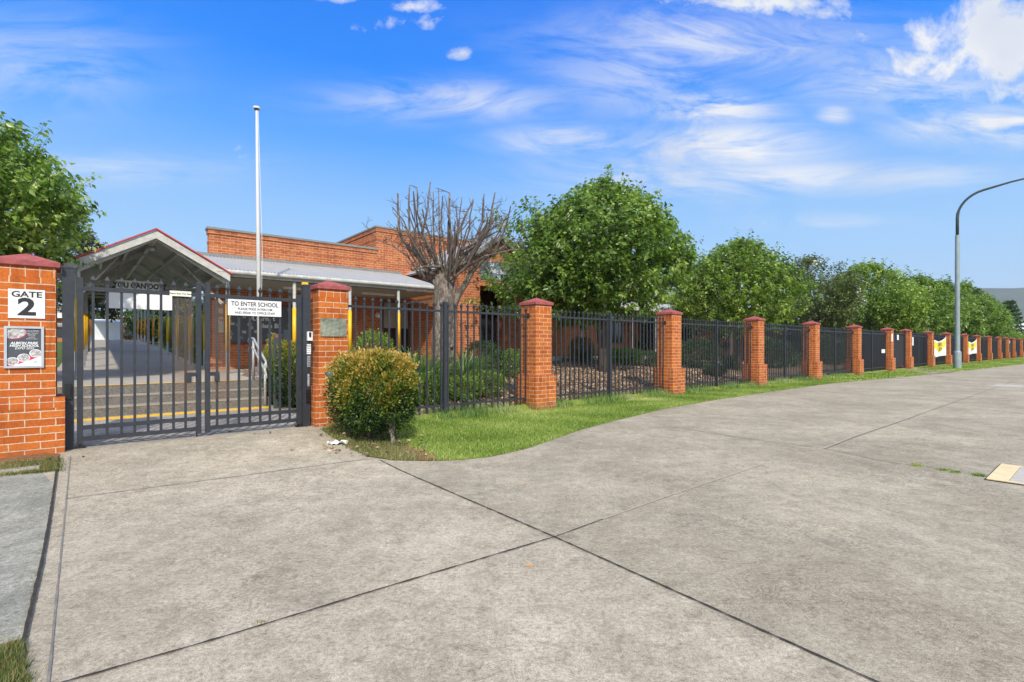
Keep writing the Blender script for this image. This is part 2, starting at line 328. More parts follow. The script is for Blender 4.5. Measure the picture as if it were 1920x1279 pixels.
# ---------------------------------------------------------------- mesh helpers
class MB:
    def __init__(s): s.v = []; s.f = []; s.uv = []; s.mi = []
    def poly(s, pts, uvs=None, m=0):
        n = len(s.v); s.v += [tuple(p) for p in pts]; s.f.append(tuple(range(n, n + len(pts))))
        s.uv += list(uvs) if uvs else [(p[0], p[1]) for p in pts]; s.mi.append(m)
    def box(s, x0, x1, y0, y1, z0, z1, m=0, uo=0.0, skip=''):
        P = lambda x, y, z: (x, y, z)
        fs = {'s': ([P(x0, y0, z0), P(x1, y0, z0), P(x1, y0, z1), P(x0, y0, z1)], 0), 'n': ([P(x1, y1, z0), P(x0, y1, z0), P(x0, y1, z1), P(x1, y1, z1)], 0),
              'w': ([P(x0, y1, z0), P(x0, y0, z0), P(x0, y0, z1), P(x0, y1, z1)], 1), 'e': ([P(x1, y0, z0), P(x1, y1, z0), P(x1, y1, z1), P(x1, y0, z1)], 1),
              't': ([P(x0, y0, z1), P(x1, y0, z1), P(x1, y1, z1), P(x0, y1, z1)], 2), 'b': ([P(x0, y1, z0), P(x1, y1, z0), P(x1, y0, z0), P(x0, y0, z0)], 2)}
        for k, (pts, a) in fs.items():
            if k in skip: continue
            if a == 0: uv = [(p[0] + uo, p[2]) for p in pts]
            elif a == 1: uv = [(p[1] + uo + .12, p[2]) for p in pts]
            else: uv = [(p[0], p[1]) for p in pts]
            s.poly(pts, uv, m)
        return s
    def frustum(s, cx, cy, z0, z1, a0, a1, m=0):   # square, half sizes a0 -> a1
        b = [(cx - a0, cy - a0, z0), (cx + a0, cy - a0, z0), (cx + a0, cy + a0, z0), (cx - a0, cy + a0, z0)]
        t = [(cx - a1, cy - a1, z1), (cx + a1, cy - a1, z1), (cx + a1, cy + a1, z1), (cx - a1, cy + a1, z1)]
        for i in range(4):
            j = (i + 1) % 4; s.poly([b[i], b[j], t[j], t[i]] if a1 > 1e-6 else [b[i], b[j], t[i]], None, m)
        s.poly(b[::-1], None, m)
        if a1 > 1e-6: s.poly(t, None, m)
        return s
    def tube(s, path, rad, n=8, m=0, caps=True):
        path = [Vector(p) for p in path]; k = len(path)
        if not hasattr(rad, '__len__'): rad = [rad] * k
        rings = []; ref = None
        for i in range(k):
            d = (path[min(i + 1, k - 1)] - path[max(i - 1, 0)]).normalized()
            if ref is None: ref = Vector((0, 0, 1)) if abs(d.z) < .9 else Vector((1, 0, 0))
            a = d.cross(ref).normalized(); b = d.cross(a).normalized(); ref = -b if False else ref
            base = len(s.v)
            for j in range(n):
                an = 2 * math.pi * j / n; s.v.append(tuple(path[i] + (a * math.cos(an) + b * math.sin(an)) * rad[i]))
            rings.append(base)
        L = 0
        for i in range(k - 1):
            L2 = L + (path[i + 1] - path[i]).length
            for j in range(n):
                j2 = (j + 1) % n
                s.f.append((rings[i] + j, rings[i + 1] + j, rings[i + 1] + j2, rings[i] + j2)); s.mi.append(m)
                s.uv += [(j / n, L), (j / n, L2), ((j + 1) / n, L2), ((j + 1) / n, L)]
            L = L2
        if caps:
            s.f.append(tuple(rings[0] + j for j in range(n))); s.mi.append(m); s.uv += [(0, 0)] * n
            s.f.append(tuple(rings[-1] + j for j in reversed(range(n)))); s.mi.append(m); s.uv += [(0, 0)] * n
        return s
    def bar(s, a, b, wx, wz, m=0):                # rectangular bar from a to b
        a, b = Vector(a), Vector(b); d = (b - a).normalized()
        up = Vector((0, 0, 1)) if abs(d.z) < .95 else Vector((1, 0, 0))
        sd_ = d.cross(up).normalized() * wx / 2; u2 = sd_.cross(d).normalized() * wz / 2
        c = [a - sd_ - u2, a + sd_ - u2, a + sd_ + u2, a - sd_ + u2]; e = [p + (b - a) for p in c]
        for i in range(4):
            j = (i + 1) % 4; s.poly([c[j], c[i], e[i], e[j]], None, m)
        s.poly(c, None, m); s.poly(e[::-1], None, m); return s
    def lathe(s, prof, n=16, cx=0, cy=0, m=0):
        base = len(s.v)
        for (r, z) in prof:
            for j in range(n):
                a = 2 * math.pi * j / n; s.v.append((cx + r * math.cos(a), cy + r * math.sin(a), z))
        for i in range(len(prof) - 1):
            for j in range(n):
                j2 = (j + 1) % n; q = (base + i * n + j, base + i * n + j2, base + (i + 1) * n + j2, base + (i + 1) * n + j)
                s.f.append(q); s.mi.append(m); s.uv += [(0, 0)] * 4
        return s
    def mesh(s, name, mats, smooth=False):
        me = bpy.data.meshes.new(name); me.from_pydata(s.v, [], s.f)
        for mm in (mats if isinstance(mats, (list, tuple)) else [mats]): me.materials.append(M[mm] if isinstance(mm, str) else mm)
        ul = me.uv_layers.new(name='UVMap'); ul.data.foreach_set('uv', np.array(s.uv, dtype=np.float32).ravel())
        me.polygons.foreach_set('material_index', s.mi)
        if smooth: me.polygons.foreach_set('use_smooth', [True] * len(s.f))
        me.update(); return me
    def build(s, name, mats, parent=None, smooth=False, loc=None):
        return link(name, s.mesh(name, mats, smooth), parent, loc)
def link(name, me, parent=None, loc=None):
    o = bpy.data.objects.new(name, me); COL.objects.link(o); o.parent = parent
    if loc is not None: o.location = loc
    return o
def tag(o, label, cat, group=None):
    o['label'] = label; o['category'] = cat
    if group: o['group'] = group
    return o
def thing(name, label, cat, loc=(0, 0, 0), rz=0.0, group=None):
    o = bpy.data.objects.new(name, None); COL.objects.link(o); o.empty_display_size = .1
    o.location = loc; o.rotation_euler = (0, 0, rz); return tag(o, label, cat, group)
def kind(o, k): o['kind'] = k; return o
def tree_copy(o, parent=None):
    c = o.copy(); COL.objects.link(c); c.parent = parent
    for ch in list(o.children): tree_copy(ch, c)
    return c
def text_mb(body, size, x, z, y, align='CENTER', bold=.0, sx=1.0, shear=0.0, font_y_up=True, depth=.0006):
    cu = bpy.data.curves.new('t', 'FONT'); cu.body = body; cu.size = size; cu.align_x = align; cu.offset = bold; cu.extrude = depth; cu.resolution_u = 3; cu.shear = shear
    ob = bpy.data.objects.new('t', cu); COL.objects.link(ob); bpy.context.view_layer.update()
    me = ob.evaluated_get(bpy.context.evaluated_depsgraph_get()).to_mesh()
    vs = [(x + v.co.x * sx, y - v.co.z, z + v.co.y) for v in me.vertices]; fs = [tuple(p.vertices) for p in me.polygons]
    bpy.data.objects.remove(ob); return vs, fs
def lettering(rows, mat, parent, name='lettering'):
    mb = MB()
    for r in rows:
        vs, fs = text_mb(**r); n = len(mb.v); mb.v += vs
        for f in fs: mb.f.append(tuple(n + i for i in f)); mb.mi.append(0); mb.uv += [(0, 0)] * len(f)
    return mb.build(name, mat, parent)

rng = np.random.default_rng(11)
def unit(a): return a / np.maximum(np.linalg.norm(a, axis=-1, keepdims=True), 1e-9)
def leaves_mesh(name, pos, dr, L, W, rnd, mat, fold=.25, nrm=None):
    n = len(pos); dr = unit(dr)
    ref = nrm if nrm is not None else rng.normal(size=(n, 3)) + np.array([0, 0, .8])
    side = unit(np.cross(dr, ref)); up = np.cross(side, dr)
    L = np.broadcast_to(L, (n,))[:, None]; W = np.broadcast_to(W, (n,))[:, None]
    tip = pos + dr * L - up * L * .12
    l = pos + dr * L * .42 - side * W * .5 + up * W * fold; r = pos + dr * L * .42 + side * W * .5 + up * W * fold
    v = np.stack([pos, l, tip, r], 1).reshape(-1, 3).astype(np.float32)
    b = np.arange(n)[:, None] * 4
    f = np.concatenate([b + np.array([0, 2, 1]), b + np.array([0, 3, 2])], 1).reshape(-1, 3)
    return tri_mesh(name, v, f, np.repeat(rnd, 4), mat)
def tri_mesh(name, v, f, rnd, mat):
    me = bpy.data.meshes.new(name); nf = len(f)
    me.vertices.add(len(v)); me.vertices.foreach_set('co', np.asarray(v, np.float32).ravel())
    me.loops.add(nf * 3); me.loops.foreach_set('vertex_index', f.ravel().astype(np.int32))
    me.polygons.add(nf); me.polygons.foreach_set('loop_start', (np.arange(nf) * 3).astype(np.int32))
    me.polygons.foreach_set('loop_total', np.full(nf, 3, np.int32))
    at = me.attributes.new('rnd', 'FLOAT', 'POINT'); at.data.foreach_set('value', np.asarray(rnd, np.float32))
    me.materials.append(M[mat]); me.update(calc_edges=True); return me

# ================================================================= SETTING: ground
def sheet(name, mat, u0, u1, w0, w1, du, dw, hf, kindname='structure'):
    mb = MB(); nu = max(1, int(round((u1 - u0) / du))); nw = max(1, int(round((w1 - w0) / dw)))
    us = [u0 + (u1 - u0) * i / nu for i in range(nu + 1)]; ws = [w0 + (w1 - w0) * j / nw for j in range(nw + 1)]
    for a in us:
        for b in ws:
            p = F(a, b); mb.v.append((p.x, p.y, hf(a, b, p)))
    for i in range(nu):
        for j in range(nw):
            k = i * (nw + 1) + j; q = (k, k + nw + 1, k + nw + 2, k + 1); mb.f.append(q); mb.mi.append(0); mb.uv += [(mb.v[t][0], mb.v[t][1]) for t in q]
    return kind(mb.build(name, mat, smooth=True), kindname)
g = MB(); S = 2750; g.poly([(-S, -S, -.06), (S, -S, -.06), (S, S, -.06), (-S, S, -.06)]); kind(g.build('ground', 'ground'), 'structure')
sheet('driveway', 'concrete', -8.95, 120, -13, 0.05, .5, .5, lambda a, b, p: gh(p.x, p.y))
sheet('courtyard_paving', 'court', -14, -4.15, 0.05, 3.52, .6, .6, lambda a, b, p: gh(p.x, p.y))
sheet('street', 'asphalt', -60, 160, -22, -13.15, 40, 9, lambda a, b, p: -.02)
sheet('footpath', 'footpath', -40, -8.95, -13, -0.05, 1, .5, lambda a, b, p: gh(p.x, p.y) - .012)
sheet('garden_bed', 'mulch', -4.15, 60, 0.05, 7.9, .4, .4, lambda a, b, p: garden_h(a, b) + .03 * math.sin(a * 2.3) * math.sin(b * 1.9))
sheet('school_lawn', 'ground', -60, -8.1, 0.0, 40, 4, 4, lambda a, b, p: .1)
sheet('playground_ground', 'ground', 60, 160, 0.05, 40, 10, 10, lambda a, b, p: .02)
sheet('back_garden_ground', 'ground', 7, 60, 7.9, 60, 8, 8, lambda a, b, p: .3)

# lawn: outline from the fence line out to the concrete edge
edge_px = [(640, 833), (690, 857), (740, 863), (800, 865), (860, 863), (920, 857), (990, 841), (1040, 823), (1090, 806), (1150, 790), (1240, 768), (1330, 752), (1460, 732.5), (1560, 719), (1640, 711.5), (1700, 706.5),
           (1765, 699.5), (1840, 692), (1920, 682.5)]
edge = [unp(*p) for p in edge_px]; edge_uw = [uw(p) for p in edge]
edge_uw.append((75, -4.6)); edge_uw.append((115, -7))
u_start = edge_uw[0][0]
def lawn_w(u):                                   # outer limit of the lawn, as distance from the fence line (negative)
    for (a, b), (c, d) in zip(edge_uw, edge_uw[1:]):
        if a <= u <= c: return b + (d - b) * (u - a) / max(1e-6, c - a)
    return edge_uw[-1][1] if u > edge_uw[-1][0] else edge_uw[0][1]
# the outline from the pillar beside the gate down to the start of the concrete curve
rim = [uw(unp(603, 806)), uw(unp(640, 833)), uw(unp(690, 857))]
bed_poly = rim + [uw(unp(790, 865)), (-3.0, -1.0), (-3.2, 0.3), (-4.1, 0.3)]
us = [e[0] for e in edge_uw]; us_sorted = sorted(us)
fine = []
u = -4.35
while u < 115: fine.append(u); u += .25 if u < 10 else 1.0
lw = MB()
def lawn_top(u, wd, p): return gh(p.x, p.y) + .022
# boundary function tolerant of the curve folding back near its start
umax_fold = min(e[0] for e in edge_uw); 
curve = sorted([(a, b) for a, b in edge_uw], key=lambda t: t[0])
def outer(u):
    if u <= curve[0][0]: return curve[0][1]
    for (a, b), (c, d) in zip(curve, curve[1:]):
        if a <= u <= c: return b + (d - b) * (u - a) / max(1e-6, c - a)
    return curve[-1][1]
def inside_lawn(u, wd):
    if wd > 0.2 or u > 113: return False
    pts = LP; c = False; j = len(pts) - 1
    for i in range(len(pts)):
        (xi, yi), (xj, yj) = pts[i], pts[j]
        if (yi > wd) != (yj > wd) and u < (xj - xi) * (wd - yi) / (yj - yi) + xi: c = not c
        j = i
    return c
LP = [(-4.12, .25)] + [rim[0]] + edge_uw + [(115, .25)]
def ngon_sheet(name, mat, pts, off, k='structure'):
    from mathutils.geometry import delaunay_2d_cdt
    # densify with a grid so the sheet follows the ground
    vs = [Vector(p) for p in pts]; n = len(vs); ed = [(i, (i + 1) % n) for i in range(n)]
    u0, u1 = min(p[0] for p in pts), min(14, max(p[0] for p in pts)); w0, w1 = min(p[1] for p in pts), max(p[1] for p in pts)
    a = u0 + .2
    while a < u1:
        b = w0 + .2
        while b < w1: vs.append(Vector((a, b))); b += .4
        a += .4
    ov, oe, of, *_ = delaunay_2d_cdt(vs, ed, [], 1, 1e-5)
    mb = MB()
    for v in ov: p = F(v.x, v.y); mb.v.append((p.x, p.y, gh(p.x, p.y) + off))
    for f in of: mb.f.append(tuple(f)); mb.mi.append(0); mb.uv += [(0, 0)] * len(f)
    me = mb.mesh(name, mat); me.update(); 
    return kind(link(name, me), k)
ngon_sheet('lawn', 'lawn', LP, .006)
EP = [rim[0], rim[1], rim[2], uw(unp(740, 864)), uw(unp(815, 864.5)), uw(unp(770, 842)), uw(unp(735, 815)), uw(unp(655, 800)), (-4.12, -.05)]
ngon_sheet('dry_verge', 'lawn_dry', EP, .011)
ngon_sheet('bare_earth', 'earth', [uw(unp(*p)) for p in ((752, 836), (792, 843), (815, 853), (818, 864), (786, 865), (775, 852))], .014)
path_poly = [uw(unp(x, y)) for x, y in ((1683, 693.5), (1725, 692), (1790, 697.5), (1745, 702.5))]
ngon_sheet('gate_path', 'concrete', path_poly, .03)

LJ = [(110, 858), (97, 950), (78, 1060), (45, 1200), (34, 1290), (10, 1500)]
ngon_sheet('footpath', 'footpath', [uw(unp(*p)) for p in LJ] + [(-13, -7.4), (-13, 0.0)] , .005)
# joints, tooled edges and grooves in the slab
jrnd = random.Random(3)
def strip(pts, width, mat, off, name='joint', wob=.35, seg=.12):
    P = [unp(*p) if not isinstance(p, Vector) else p for p in pts]
    mb = MB(); L = []
    for a, b in zip(P, P[1:]):
        n = max(1, int((b - a).length / seg))
        for i in range(n): L.append(a.lerp(b, i / n))
    L.append(P[-1]); prev = None
    for i, p in enumerate(L):
        d = (L[min(i + 1, len(L) - 1)] - L[max(i - 1, 0)]); d.z = 0; d.normalize(); s = Vector((-d.y, d.x, 0))
        w_ = width * (1 + wob * (jrnd.random() - .5) * 2) / 2; q = p + s * (jrnd.random() - .5) * width * wob * .6
        z = gh(q.x, q.y) + off; a = (q + s * w_); b = (q - s * w_)
        mb.v += [(a.x, a.y, z), (b.x, b.y, z)]
        if i: k = 2 * i; mb.f.append((k - 2, k - 1, k + 1, k)); mb.mi.append(0); mb.uv += [(0, 0)] * 4
    return kind(mb.build(name, mat), 'structure')
J1 = [(712, 863), (1040, 1008), (1640, 1279), (1900, 1400)]; J2 = [(-60, 1335), (130, 1279), (420, 1196), (700, 1110), (1040, 1008)]
strip(J1, .0105, 'joint', .008, 'expansion_joint', .45, .05); strip(J2, .011, 'joint', .0085, 'expansion_joint', .45, .05)
strip([(1040, 1008), (1130, 975)], .008, 'joint', .008, 'expansion_joint', .4, .05)
strip([(1130, 975), (1245, 934), (1440, 868)], .012, 'groovelight', .0075, 'control_joint', .2)
strip([(124, 936), (420, 897), (690, 861)], .012, 'groove', .007, 'control_joint', .3)
strip([(1545, 841), (1600, 819), (1715, 780)], .02, 'groovelight', .006, 'control_joint', .2)
strip([(1548, 842), (1602, 820.5), (1717, 781)], .014, 'groove', .0075, 'control_joint', .2)
strip([(1715, 780), (1920, 801), (2300, 840)], .014, 'groove', .007, 'control_joint', .3)
strip([(1265, 801), (1400, 823), (1545, 841), (1660, 866), (1850, 891)], .014, 'groove', .0065, 'control_joint', .4)
strip([(1717, 780), (1850, 733), (1960, 694)], .014, 'groove', .0068, 'control_joint', .3)
strip([(110, 858), (97, 950), (78, 1060), (45, 1200), (34, 1290), (10, 1500)], .017, 'joint', .017, 'expansion_joint', .2, .05)
strip([(132, 857), (119, 990), (105, 1130), (92, 1268), (70, 1500)], .009, 'groove', .0055, 'control_joint', .3)

# ================================================================= brick pillars
PW = .235
def make_pillar(label, header=True):
    t = thing('brick_pillar', label, 'pillar', (0, 0, 0), TH, 'brick pillars of the school fence')
    s = MB(); s.box(-PW, PW, -PW, PW, .70, 2.15, 0, skip='bt'); s.box(-PW - .001, PW + .001, -PW - .001, PW + .001, 2.15, 2.268, 1)
    s.build('shaft', ['brick', 'brick_header'], t)
    a = PW + .075; b = MB(); b.box(-a, a, -a, a, -.1, .635, 0, skip='bt'); b.box(-a - .001, a + .001, -a - .001, a + .001, .635, .753, 1)
    b.build('plinth', ['brick', 'brick_header'], t)
    c = MB(); c.frustum(0, 0, 2.268, 2.28, PW + .02, PW + .034); c.frustum(0, 0, 2.28, 2.335, PW + .036, PW + .036); c.frustum(0, 0, 2.335, 2.445, PW + .036, .012)
    c.build('cap', 'cap', t); return t
PX = [1004.6, 1260, 1421.5, 1529, 1609.5, 1671, 1706, 1747.5, 1780.5, 1813, 1837, 1858, 1876.3, 1891, 1903, 1917]
PU = [uu(x) for x in PX]
ords = ['second', 'third', 'fourth', 'fifth', 'sixth', 'seventh', 'eighth', 'ninth', 'tenth', 'eleventh', 'twelfth', 'thirteenth', 'fourteenth', 'fifteenth', 'sixteenth', 'seventeenth']
proto = make_pillar('first orange brick pillar right of the gate, with a brass plaque')
U1 = uu(597.5); proto.location = F(U1 + PW, PW, .0)
p0 = tree_copy(proto); U0R = uu(106); p0.scale = (1.1, 1.05, 1); p0.location = F(U0R - PW - .03, PW * 1.05, 0.02)
p0['label'] = 'brick pillar left of the gate carrying the GATE 2 sign and school poster'
for i, uP in enumerate(PU):
    c = tree_copy(proto); c.location = F(uP + PW, PW, 0)
    c['label'] = [f'{ords[i]} orange brick pillar counted rightward from the gate', f'{ords[i]} brick pillar right of the gate, small in the distance'][i > 7]
    if i == 5: c['label'] = 'seventh brick pillar from the gate, left of the small pedestrian gate, with paper notice'
    if i == 6: c['label'] = 'eighth brick pillar from the gate, right of the small pedestrian gate'

# ================================================================= fence panels
ZT, ZB = 2.045, .245
def picket_mesh(h=2.22, wd=.026, z0=.09, name='picket'):
    mb = MB(); mb.box(-wd / 2, wd / 2, -wd / 2, wd / 2, z0, h - .10)
    mb.frustum(0, 0, h - .10, h - .055, wd * .42, wd * .95); mb.frustum(0, 0, h - .055, h, wd * .95, .001); return mb.mesh(name, 'black')
PK = picket_mesh()
def post_mesh(a, z0, z1):
    mb = MB(); mb.box(-a, a, -a, a, z0, z1); mb.frustum(0, 0, z1, z1 + .012, a + .004, a + .004); mb.frustum(0, 0, z1 + .012, z1 + .03, a + .002, a * .55); return mb.mesh('post', 'black')
POST = post_mesh(.034, -.05, 2.2)
def panel(ua, ub, label, screen=False, pickets=True):
    L = ub - ua; t = thing('picket_fence_panel', label, 'fence', F(ua, PW, 0), TH, 'black steel fence panels between brick pillars')
    for z in (ZT, ZB): mb = MB(); mb.box(.0, L, -.02, .02, z - .02, z + .02); mb.build('rail', 'black', t)
    n = max(2, int(round(L / .152))); mid = n // 2
    for i in range(n):
        x = (i + .5) * L / n
        o = link('picket', PK, t, (x, -.0, 0))
    link('post', POST, t, (mid * L / n, -.012, 0))
    for x in (.012, L - .012):
        mb = MB(); mb.box(x - .012, x + .012, -.045, .045, ZT - .045, ZT + .045); mb.build('bracket', 'black', t)
    if screen:
        mb = MB(); nx = 20
        for i in range(nx):
            x0, x1 = L * i / nx, L * (i + 1) / nx; y0 = .03 + .006 * math.sin(i * 2.1); y1 = .03 + .006 * math.sin((i + 1) * 2.1)
            mb.poly([(x0, y0, .28), (x1, y1, .28), (x1, y1, 2.0), (x0, y0, 2.0)]); mb.poly([(x1, y1 + .004, .28), (x0, y0 + .004, .28), (x0, y0 + .004, 2.0), (x1, y1 + .004, 2.0)])
        mb.build('shade_cloth', 'cloth', t)
    return t
starts = [U1 + 2 * PW] + [p + 2 * PW for p in PU[:-1]]; ends = PU[:]
names_ = ['first'] + ords
for i, (a, b) in enumerate(zip(starts, ends)):
    if i in (6, 14): continue
    lab = f'black spear-topped fence panel between the {names_[i]} and {names_[i+1]} brick pillars'
    if i == 0: lab = 'black spear-topped fence panel between the golden bush and the second pillar'
    if i >= 5: lab = f'fence panel backed with black shade cloth between the {names_[i]} and {names_[i+1]} pillars'
    panel(a, b, lab, screen=i >= 5)
# pedestrian gates (near one with sign, far one)
for gi, (i, lab) in enumerate(((6, 'small screened pedestrian gate between the seventh and eighth pillars'), (14, 'far screened pedestrian gate near the end of the fence'))):
    a, b = starts[i], ends[i]; L = b - a
    t = thing('pedestrian_gate', lab, 'gate', F(a, PW, 0), TH, 'pedestrian gates in the fence')
    for x in (.05, L - .05): mb = MB(); mb.box(x - .04, x + .04, -.04, .04, 0, 2.35); mb.build('gate_post', 'black', t)
    fr = MB()
    for z in (.2, 2.1): fr.box(.14, L - .14, -.02, .02, z, z + .05)
    for x in (.14, L - .18): fr.box(x, x + .04, -.022, .022, .15, 2.2)
    fr.build('frame', 'black', t)
    mb = MB(); mb.box(.18, L - .18, .024, .03, .25, 2.1); mb.build('shade_cloth', 'cloth', t)
    sg = MB(); sg.box(L * .45, L * .45 + .35, -.04, -.03, 1.75, 2.05); sg.build('sign', 'white', t)
a = PU[-1] + 2 * PW
panel(a, a + 4.5, 'last screened fence panel at the far right edge', True)

# ================================================================= main double gate
def gframe(name, label, cat, u0, w0=.12, z=.12, group=None): return thing(name, label, cat, F(u0, w0, z), TH, group)
GW = .12
uLp = (uu(118, GW) + uu(138, GW)) / 2; uRp = (uu(565, GW) + uu(581, GW)) / 2
GZ = .12
for nm, up, lab in (('gate_post', uLp, 'thick charcoal gate post beside the GATE 2 pillar'), ('gate_post', uRp, 'charcoal gate post with intercom beside the plaque pillar')):
    t = gframe(nm, lab, 'gate post', up, GW, GZ, 'posts of the double gate')
    mb = MB(); mb.box(-.055, .055, -.055, .055, -.05, 2.19); mb.frustum(0, 0, 2.19, 2.2, .06, .06); mb.frustum(0, 0, 2.2, 2.215, .058, .045); mb.build('post', 'black', t)
    if up == uLp:
        mb = MB(); mb.box(-.03, .03, -.085, -.055, .62, .80); mb.box(-.022, .022, -.095, -.085, .66, .76); mb.build('hinge', 'darkblack', t)
    else:
        mb = MB(); mb.box(-.01, .05, -.08, -.055, .38, .58); mb.build('hinge', 'darkblack', t)
        mb = MB(); mb.box(.0, .075, -.095, -.055, 1.34, 1.48); mb.build('intercom', 'white', t)
        mb = MB(); mb.box(.02, .055, -.10, -.095, 1.40, 1.47); mb.lathe([(.0, 1.395), (.018, 1.40), (.018, 1.402)], 8, .0375, -.0975); mb.build('intercom_hook', 'darkblack', t)
        mb = MB(); mb.box(-.002, .06, -.063, -.056, 1.13, 1.285); n_ = mb.build('notice', 'white', t)
        lettering([dict(body=a_, size=.022, x=.029, z=z_, y=-.0645) for a_, z_ in (('Please press', 1.262), ('call for', 1.24), ('Office', 1.212), ('entry', 1.18), ('Thank you', 1.148))], 'black_text', n_)
        kp = MB(); kp.box(.005, .045, -.075, -.055, .93, 1.10); kp = kp.build('keypad', 'alu', t)
        kb = MB()
        for r_ in range(6):
            for c_ in range(2): kb.box(.012 + c_ * .015, .022 + c_ * .015, -.079, -.075, .945 + r_ * .025, .96 + r_ * .025)
        kb.build('keys', 'poster_grey', kp)
        mb = MB()
        for zz in (.66, .70, .79): mb.tube([(.025, -.055, zz), (.025, -.07, zz)], .008, 8)
        mb.box(.01, .04, -.058, -.055, .63, .82); mb.build('lock_plate', 'galv', t)
        mb = MB(); mb.box(-.03, .06, .06, .10, 2.16, 2.26); mb.build('warning_cap', 'yellow', t)
def leaf(uA, uB, lab, picks, hinge_left, panel_px):
    L = uB - uA; t = gframe('gate_leaf', lab, 'gate', uA, GW, GZ, 'leaves of the double gate')
    for x, top in ((.0, 2.08 if hinge_left else 2.12), (L - .06, 2.12 if hinge_left else 2.03)):
        mb = MB(); mb.box(x, x + .06, -.03, .03, .055, top); mb.frustum(x + .03, 0, top, top + .014, .033, .02); mb.build('stile', 'black', t)
    for z0, z1 in ((1.935, 1.985), (.228, .278), (.088, .138)):
        mb = MB(); mb.box(.06, L - .06, -.025, .025, z0, z1); mb.build('rail', 'black', t)
    for px in picks:
        x = uu(px, GW) - uA; link('picket', GPK, t, (x, 0, 0))
    xa, xb = (uu(px, GW) - uA for px in panel_px)
    mb = MB(); mb.box(min(xa, xb), max(xa, xb), -.048, -.042, .50, 1.90); mb.build('clear_panel', 'acrylic', t)
    mb = MB(); xl = L - .17 if hinge_left else .06; mb.box(xl, xl + .11, -.05, .05, .84, .89); mb.box(xl + (.0 if hinge_left else .06), xl + (.05 if hinge_left else .11), -.06, .04, .76, .84); mb.build('latch', 'black', t)
    hx = .03 if hinge_left else L - .03
    mb = MB(); mb.box(hx - .05, hx + .05, -.04, .04, -.005, .03); mb.box(hx - .02, hx + .02, -.02, .02, .03, .06); mb.build('floor_hinge', 'darkblack', t)
    if hinge_left:
        mb = MB(); mb.tube([(L - .05, 0, -.03), (L - .05, 0, .10)], .008, 8); mb.build('drop_bolt', 'darkblack', t)
    return t
GPK = picket_mesh(2.13, .029, .14)
lf1 = leaf(uu(144, GW), uu(377, GW), 'left leaf of the charcoal double gate, nearest the GATE 2 pillar', [174.6, 201, 228, 252.7, 277.8, 302, 325.4, 348], True, (326, 362))
lf2 = leaf(uu(384.5, GW), uu(564, GW), 'right leaf of the charcoal double gate, with the white TO ENTER SCHOOL sign', [407, 427.3, 448, 468.5, 488, 506, 525, 543], False, (396, 430))
uS = uu(427, GW - .04); uE = uu(527, GW - .04)
s = gframe('entry_sign', 'white TO ENTER SCHOOL sign fixed to the right gate leaf', 'sign', uS, GW - .045, 0)
WS = uE - uS; mb = MB(); mb.box(0, WS, -.004, .0, 1.815, 2.045); mb.build('board', 'white', s)
lettering([dict(body='TO ENTER SCHOOL', size=.088, x=WS / 2, z=1.955, y=-.005, bold=.0018, sx=.80), dict(body='PLEASE PRESS INTERCOM', size=.048, x=WS / 2, z=1.895, y=-.005, bold=.0008, sx=.86),
           dict(body='AND SPEAK TO OFFICE STAFF', size=.048, x=WS / 2, z=1.84, y=-.005, bold=.0008, sx=.84)], 'black_text', s)
uS = uu(318, GW - .04); uE = uu(358.5, GW - .04)
s = gframe('small_sign', 'small cream Please Shut The Gate sign on the left gate leaf', 'sign', uS, GW - .045, 0)
WS = uE - uS; mb = MB(); mb.box(0, WS, -.004, 0, 2.045, 2.115); mb.build('board', 'offwhite', s)
lettering([dict(body='Please Shut The Gate', size=.030, x=WS / 2, z=2.07, y=-.005, bold=.0006)], 'black_text', s)

# signs on the left pillar
def zpx(py, u, wd=0): return CAMZ + (HY - py) * F(u, wd).y / FPX
WD = -.012 
uA, uB = uu(15, WD), uu(84.5, WD); uc = (uA + uB) / 2; W2 = (uB - uA) / 2
s = thing('gate_number_sign', 'white GATE 2 sign on the left brick pillar', 'sign', F(uc, -.005, zpx(570, uc)), TH)
mb = MB(); mb.box(-W2, W2, -.006, .0, -.165, .165); mb.build('board', 'white', s)
lettering([dict(body='GATE', size=.092, x=0, z=.078, y=-.007, bold=.0025, sx=1.12), dict(body='2', size=.27, x=.0, z=-.125, y=-.007, bold=.009, sx=1.15)], 'black_text', s)
mb = MB()
for x_, z_ in ((-W2 + .02, .145), (W2 - .02, .145), (0, -.15)): mb.lathe([(.0, 0), (.005, 0), (.005, .003), (0, .004)], 8)
mb.v = [(v[0] + (-W2 + .02 if k < 32 else (W2 - .02 if k < 64 else 0)), -.006 - v[2], v[1] + (.145 if k < 64 else -.15)) for k, v in enumerate(mb.v)]
mb.build('screw', 'galv', s)
uA, uB = uu(7.5, WD), uu(82.5, WD); uc = (uA + uB) / 2; W2 = (uB - uA) / 2; H2 = .237
s = thing('framed_poster', 'silver framed Albion Park High School expo poster below the GATE 2 sign', 'poster', F(uc, -.005, zpx(651, uc)), TH)
mb = MB(); fw = .024
mb.box(-W2, W2, -.022, -.0, H2 - fw, H2); mb.box(-W2, W2, -.022, 0, -H2, -H2 + fw); mb.box(-W2, -W2 + fw, -.021, 0, -H2 + fw, H2 - fw); mb.box(W2 - fw, W2, -.021, 0, -H2 + fw, H2 - fw); mb.build('frame', 'alu', s)
mb = MB(); mb.box(-W2 + fw, W2 - fw, -.008, -.002, -H2 + fw, H2 - fw); mb.build('print', 'poster_grey', s)
iw, ih = W2 - fw, H2 - fw
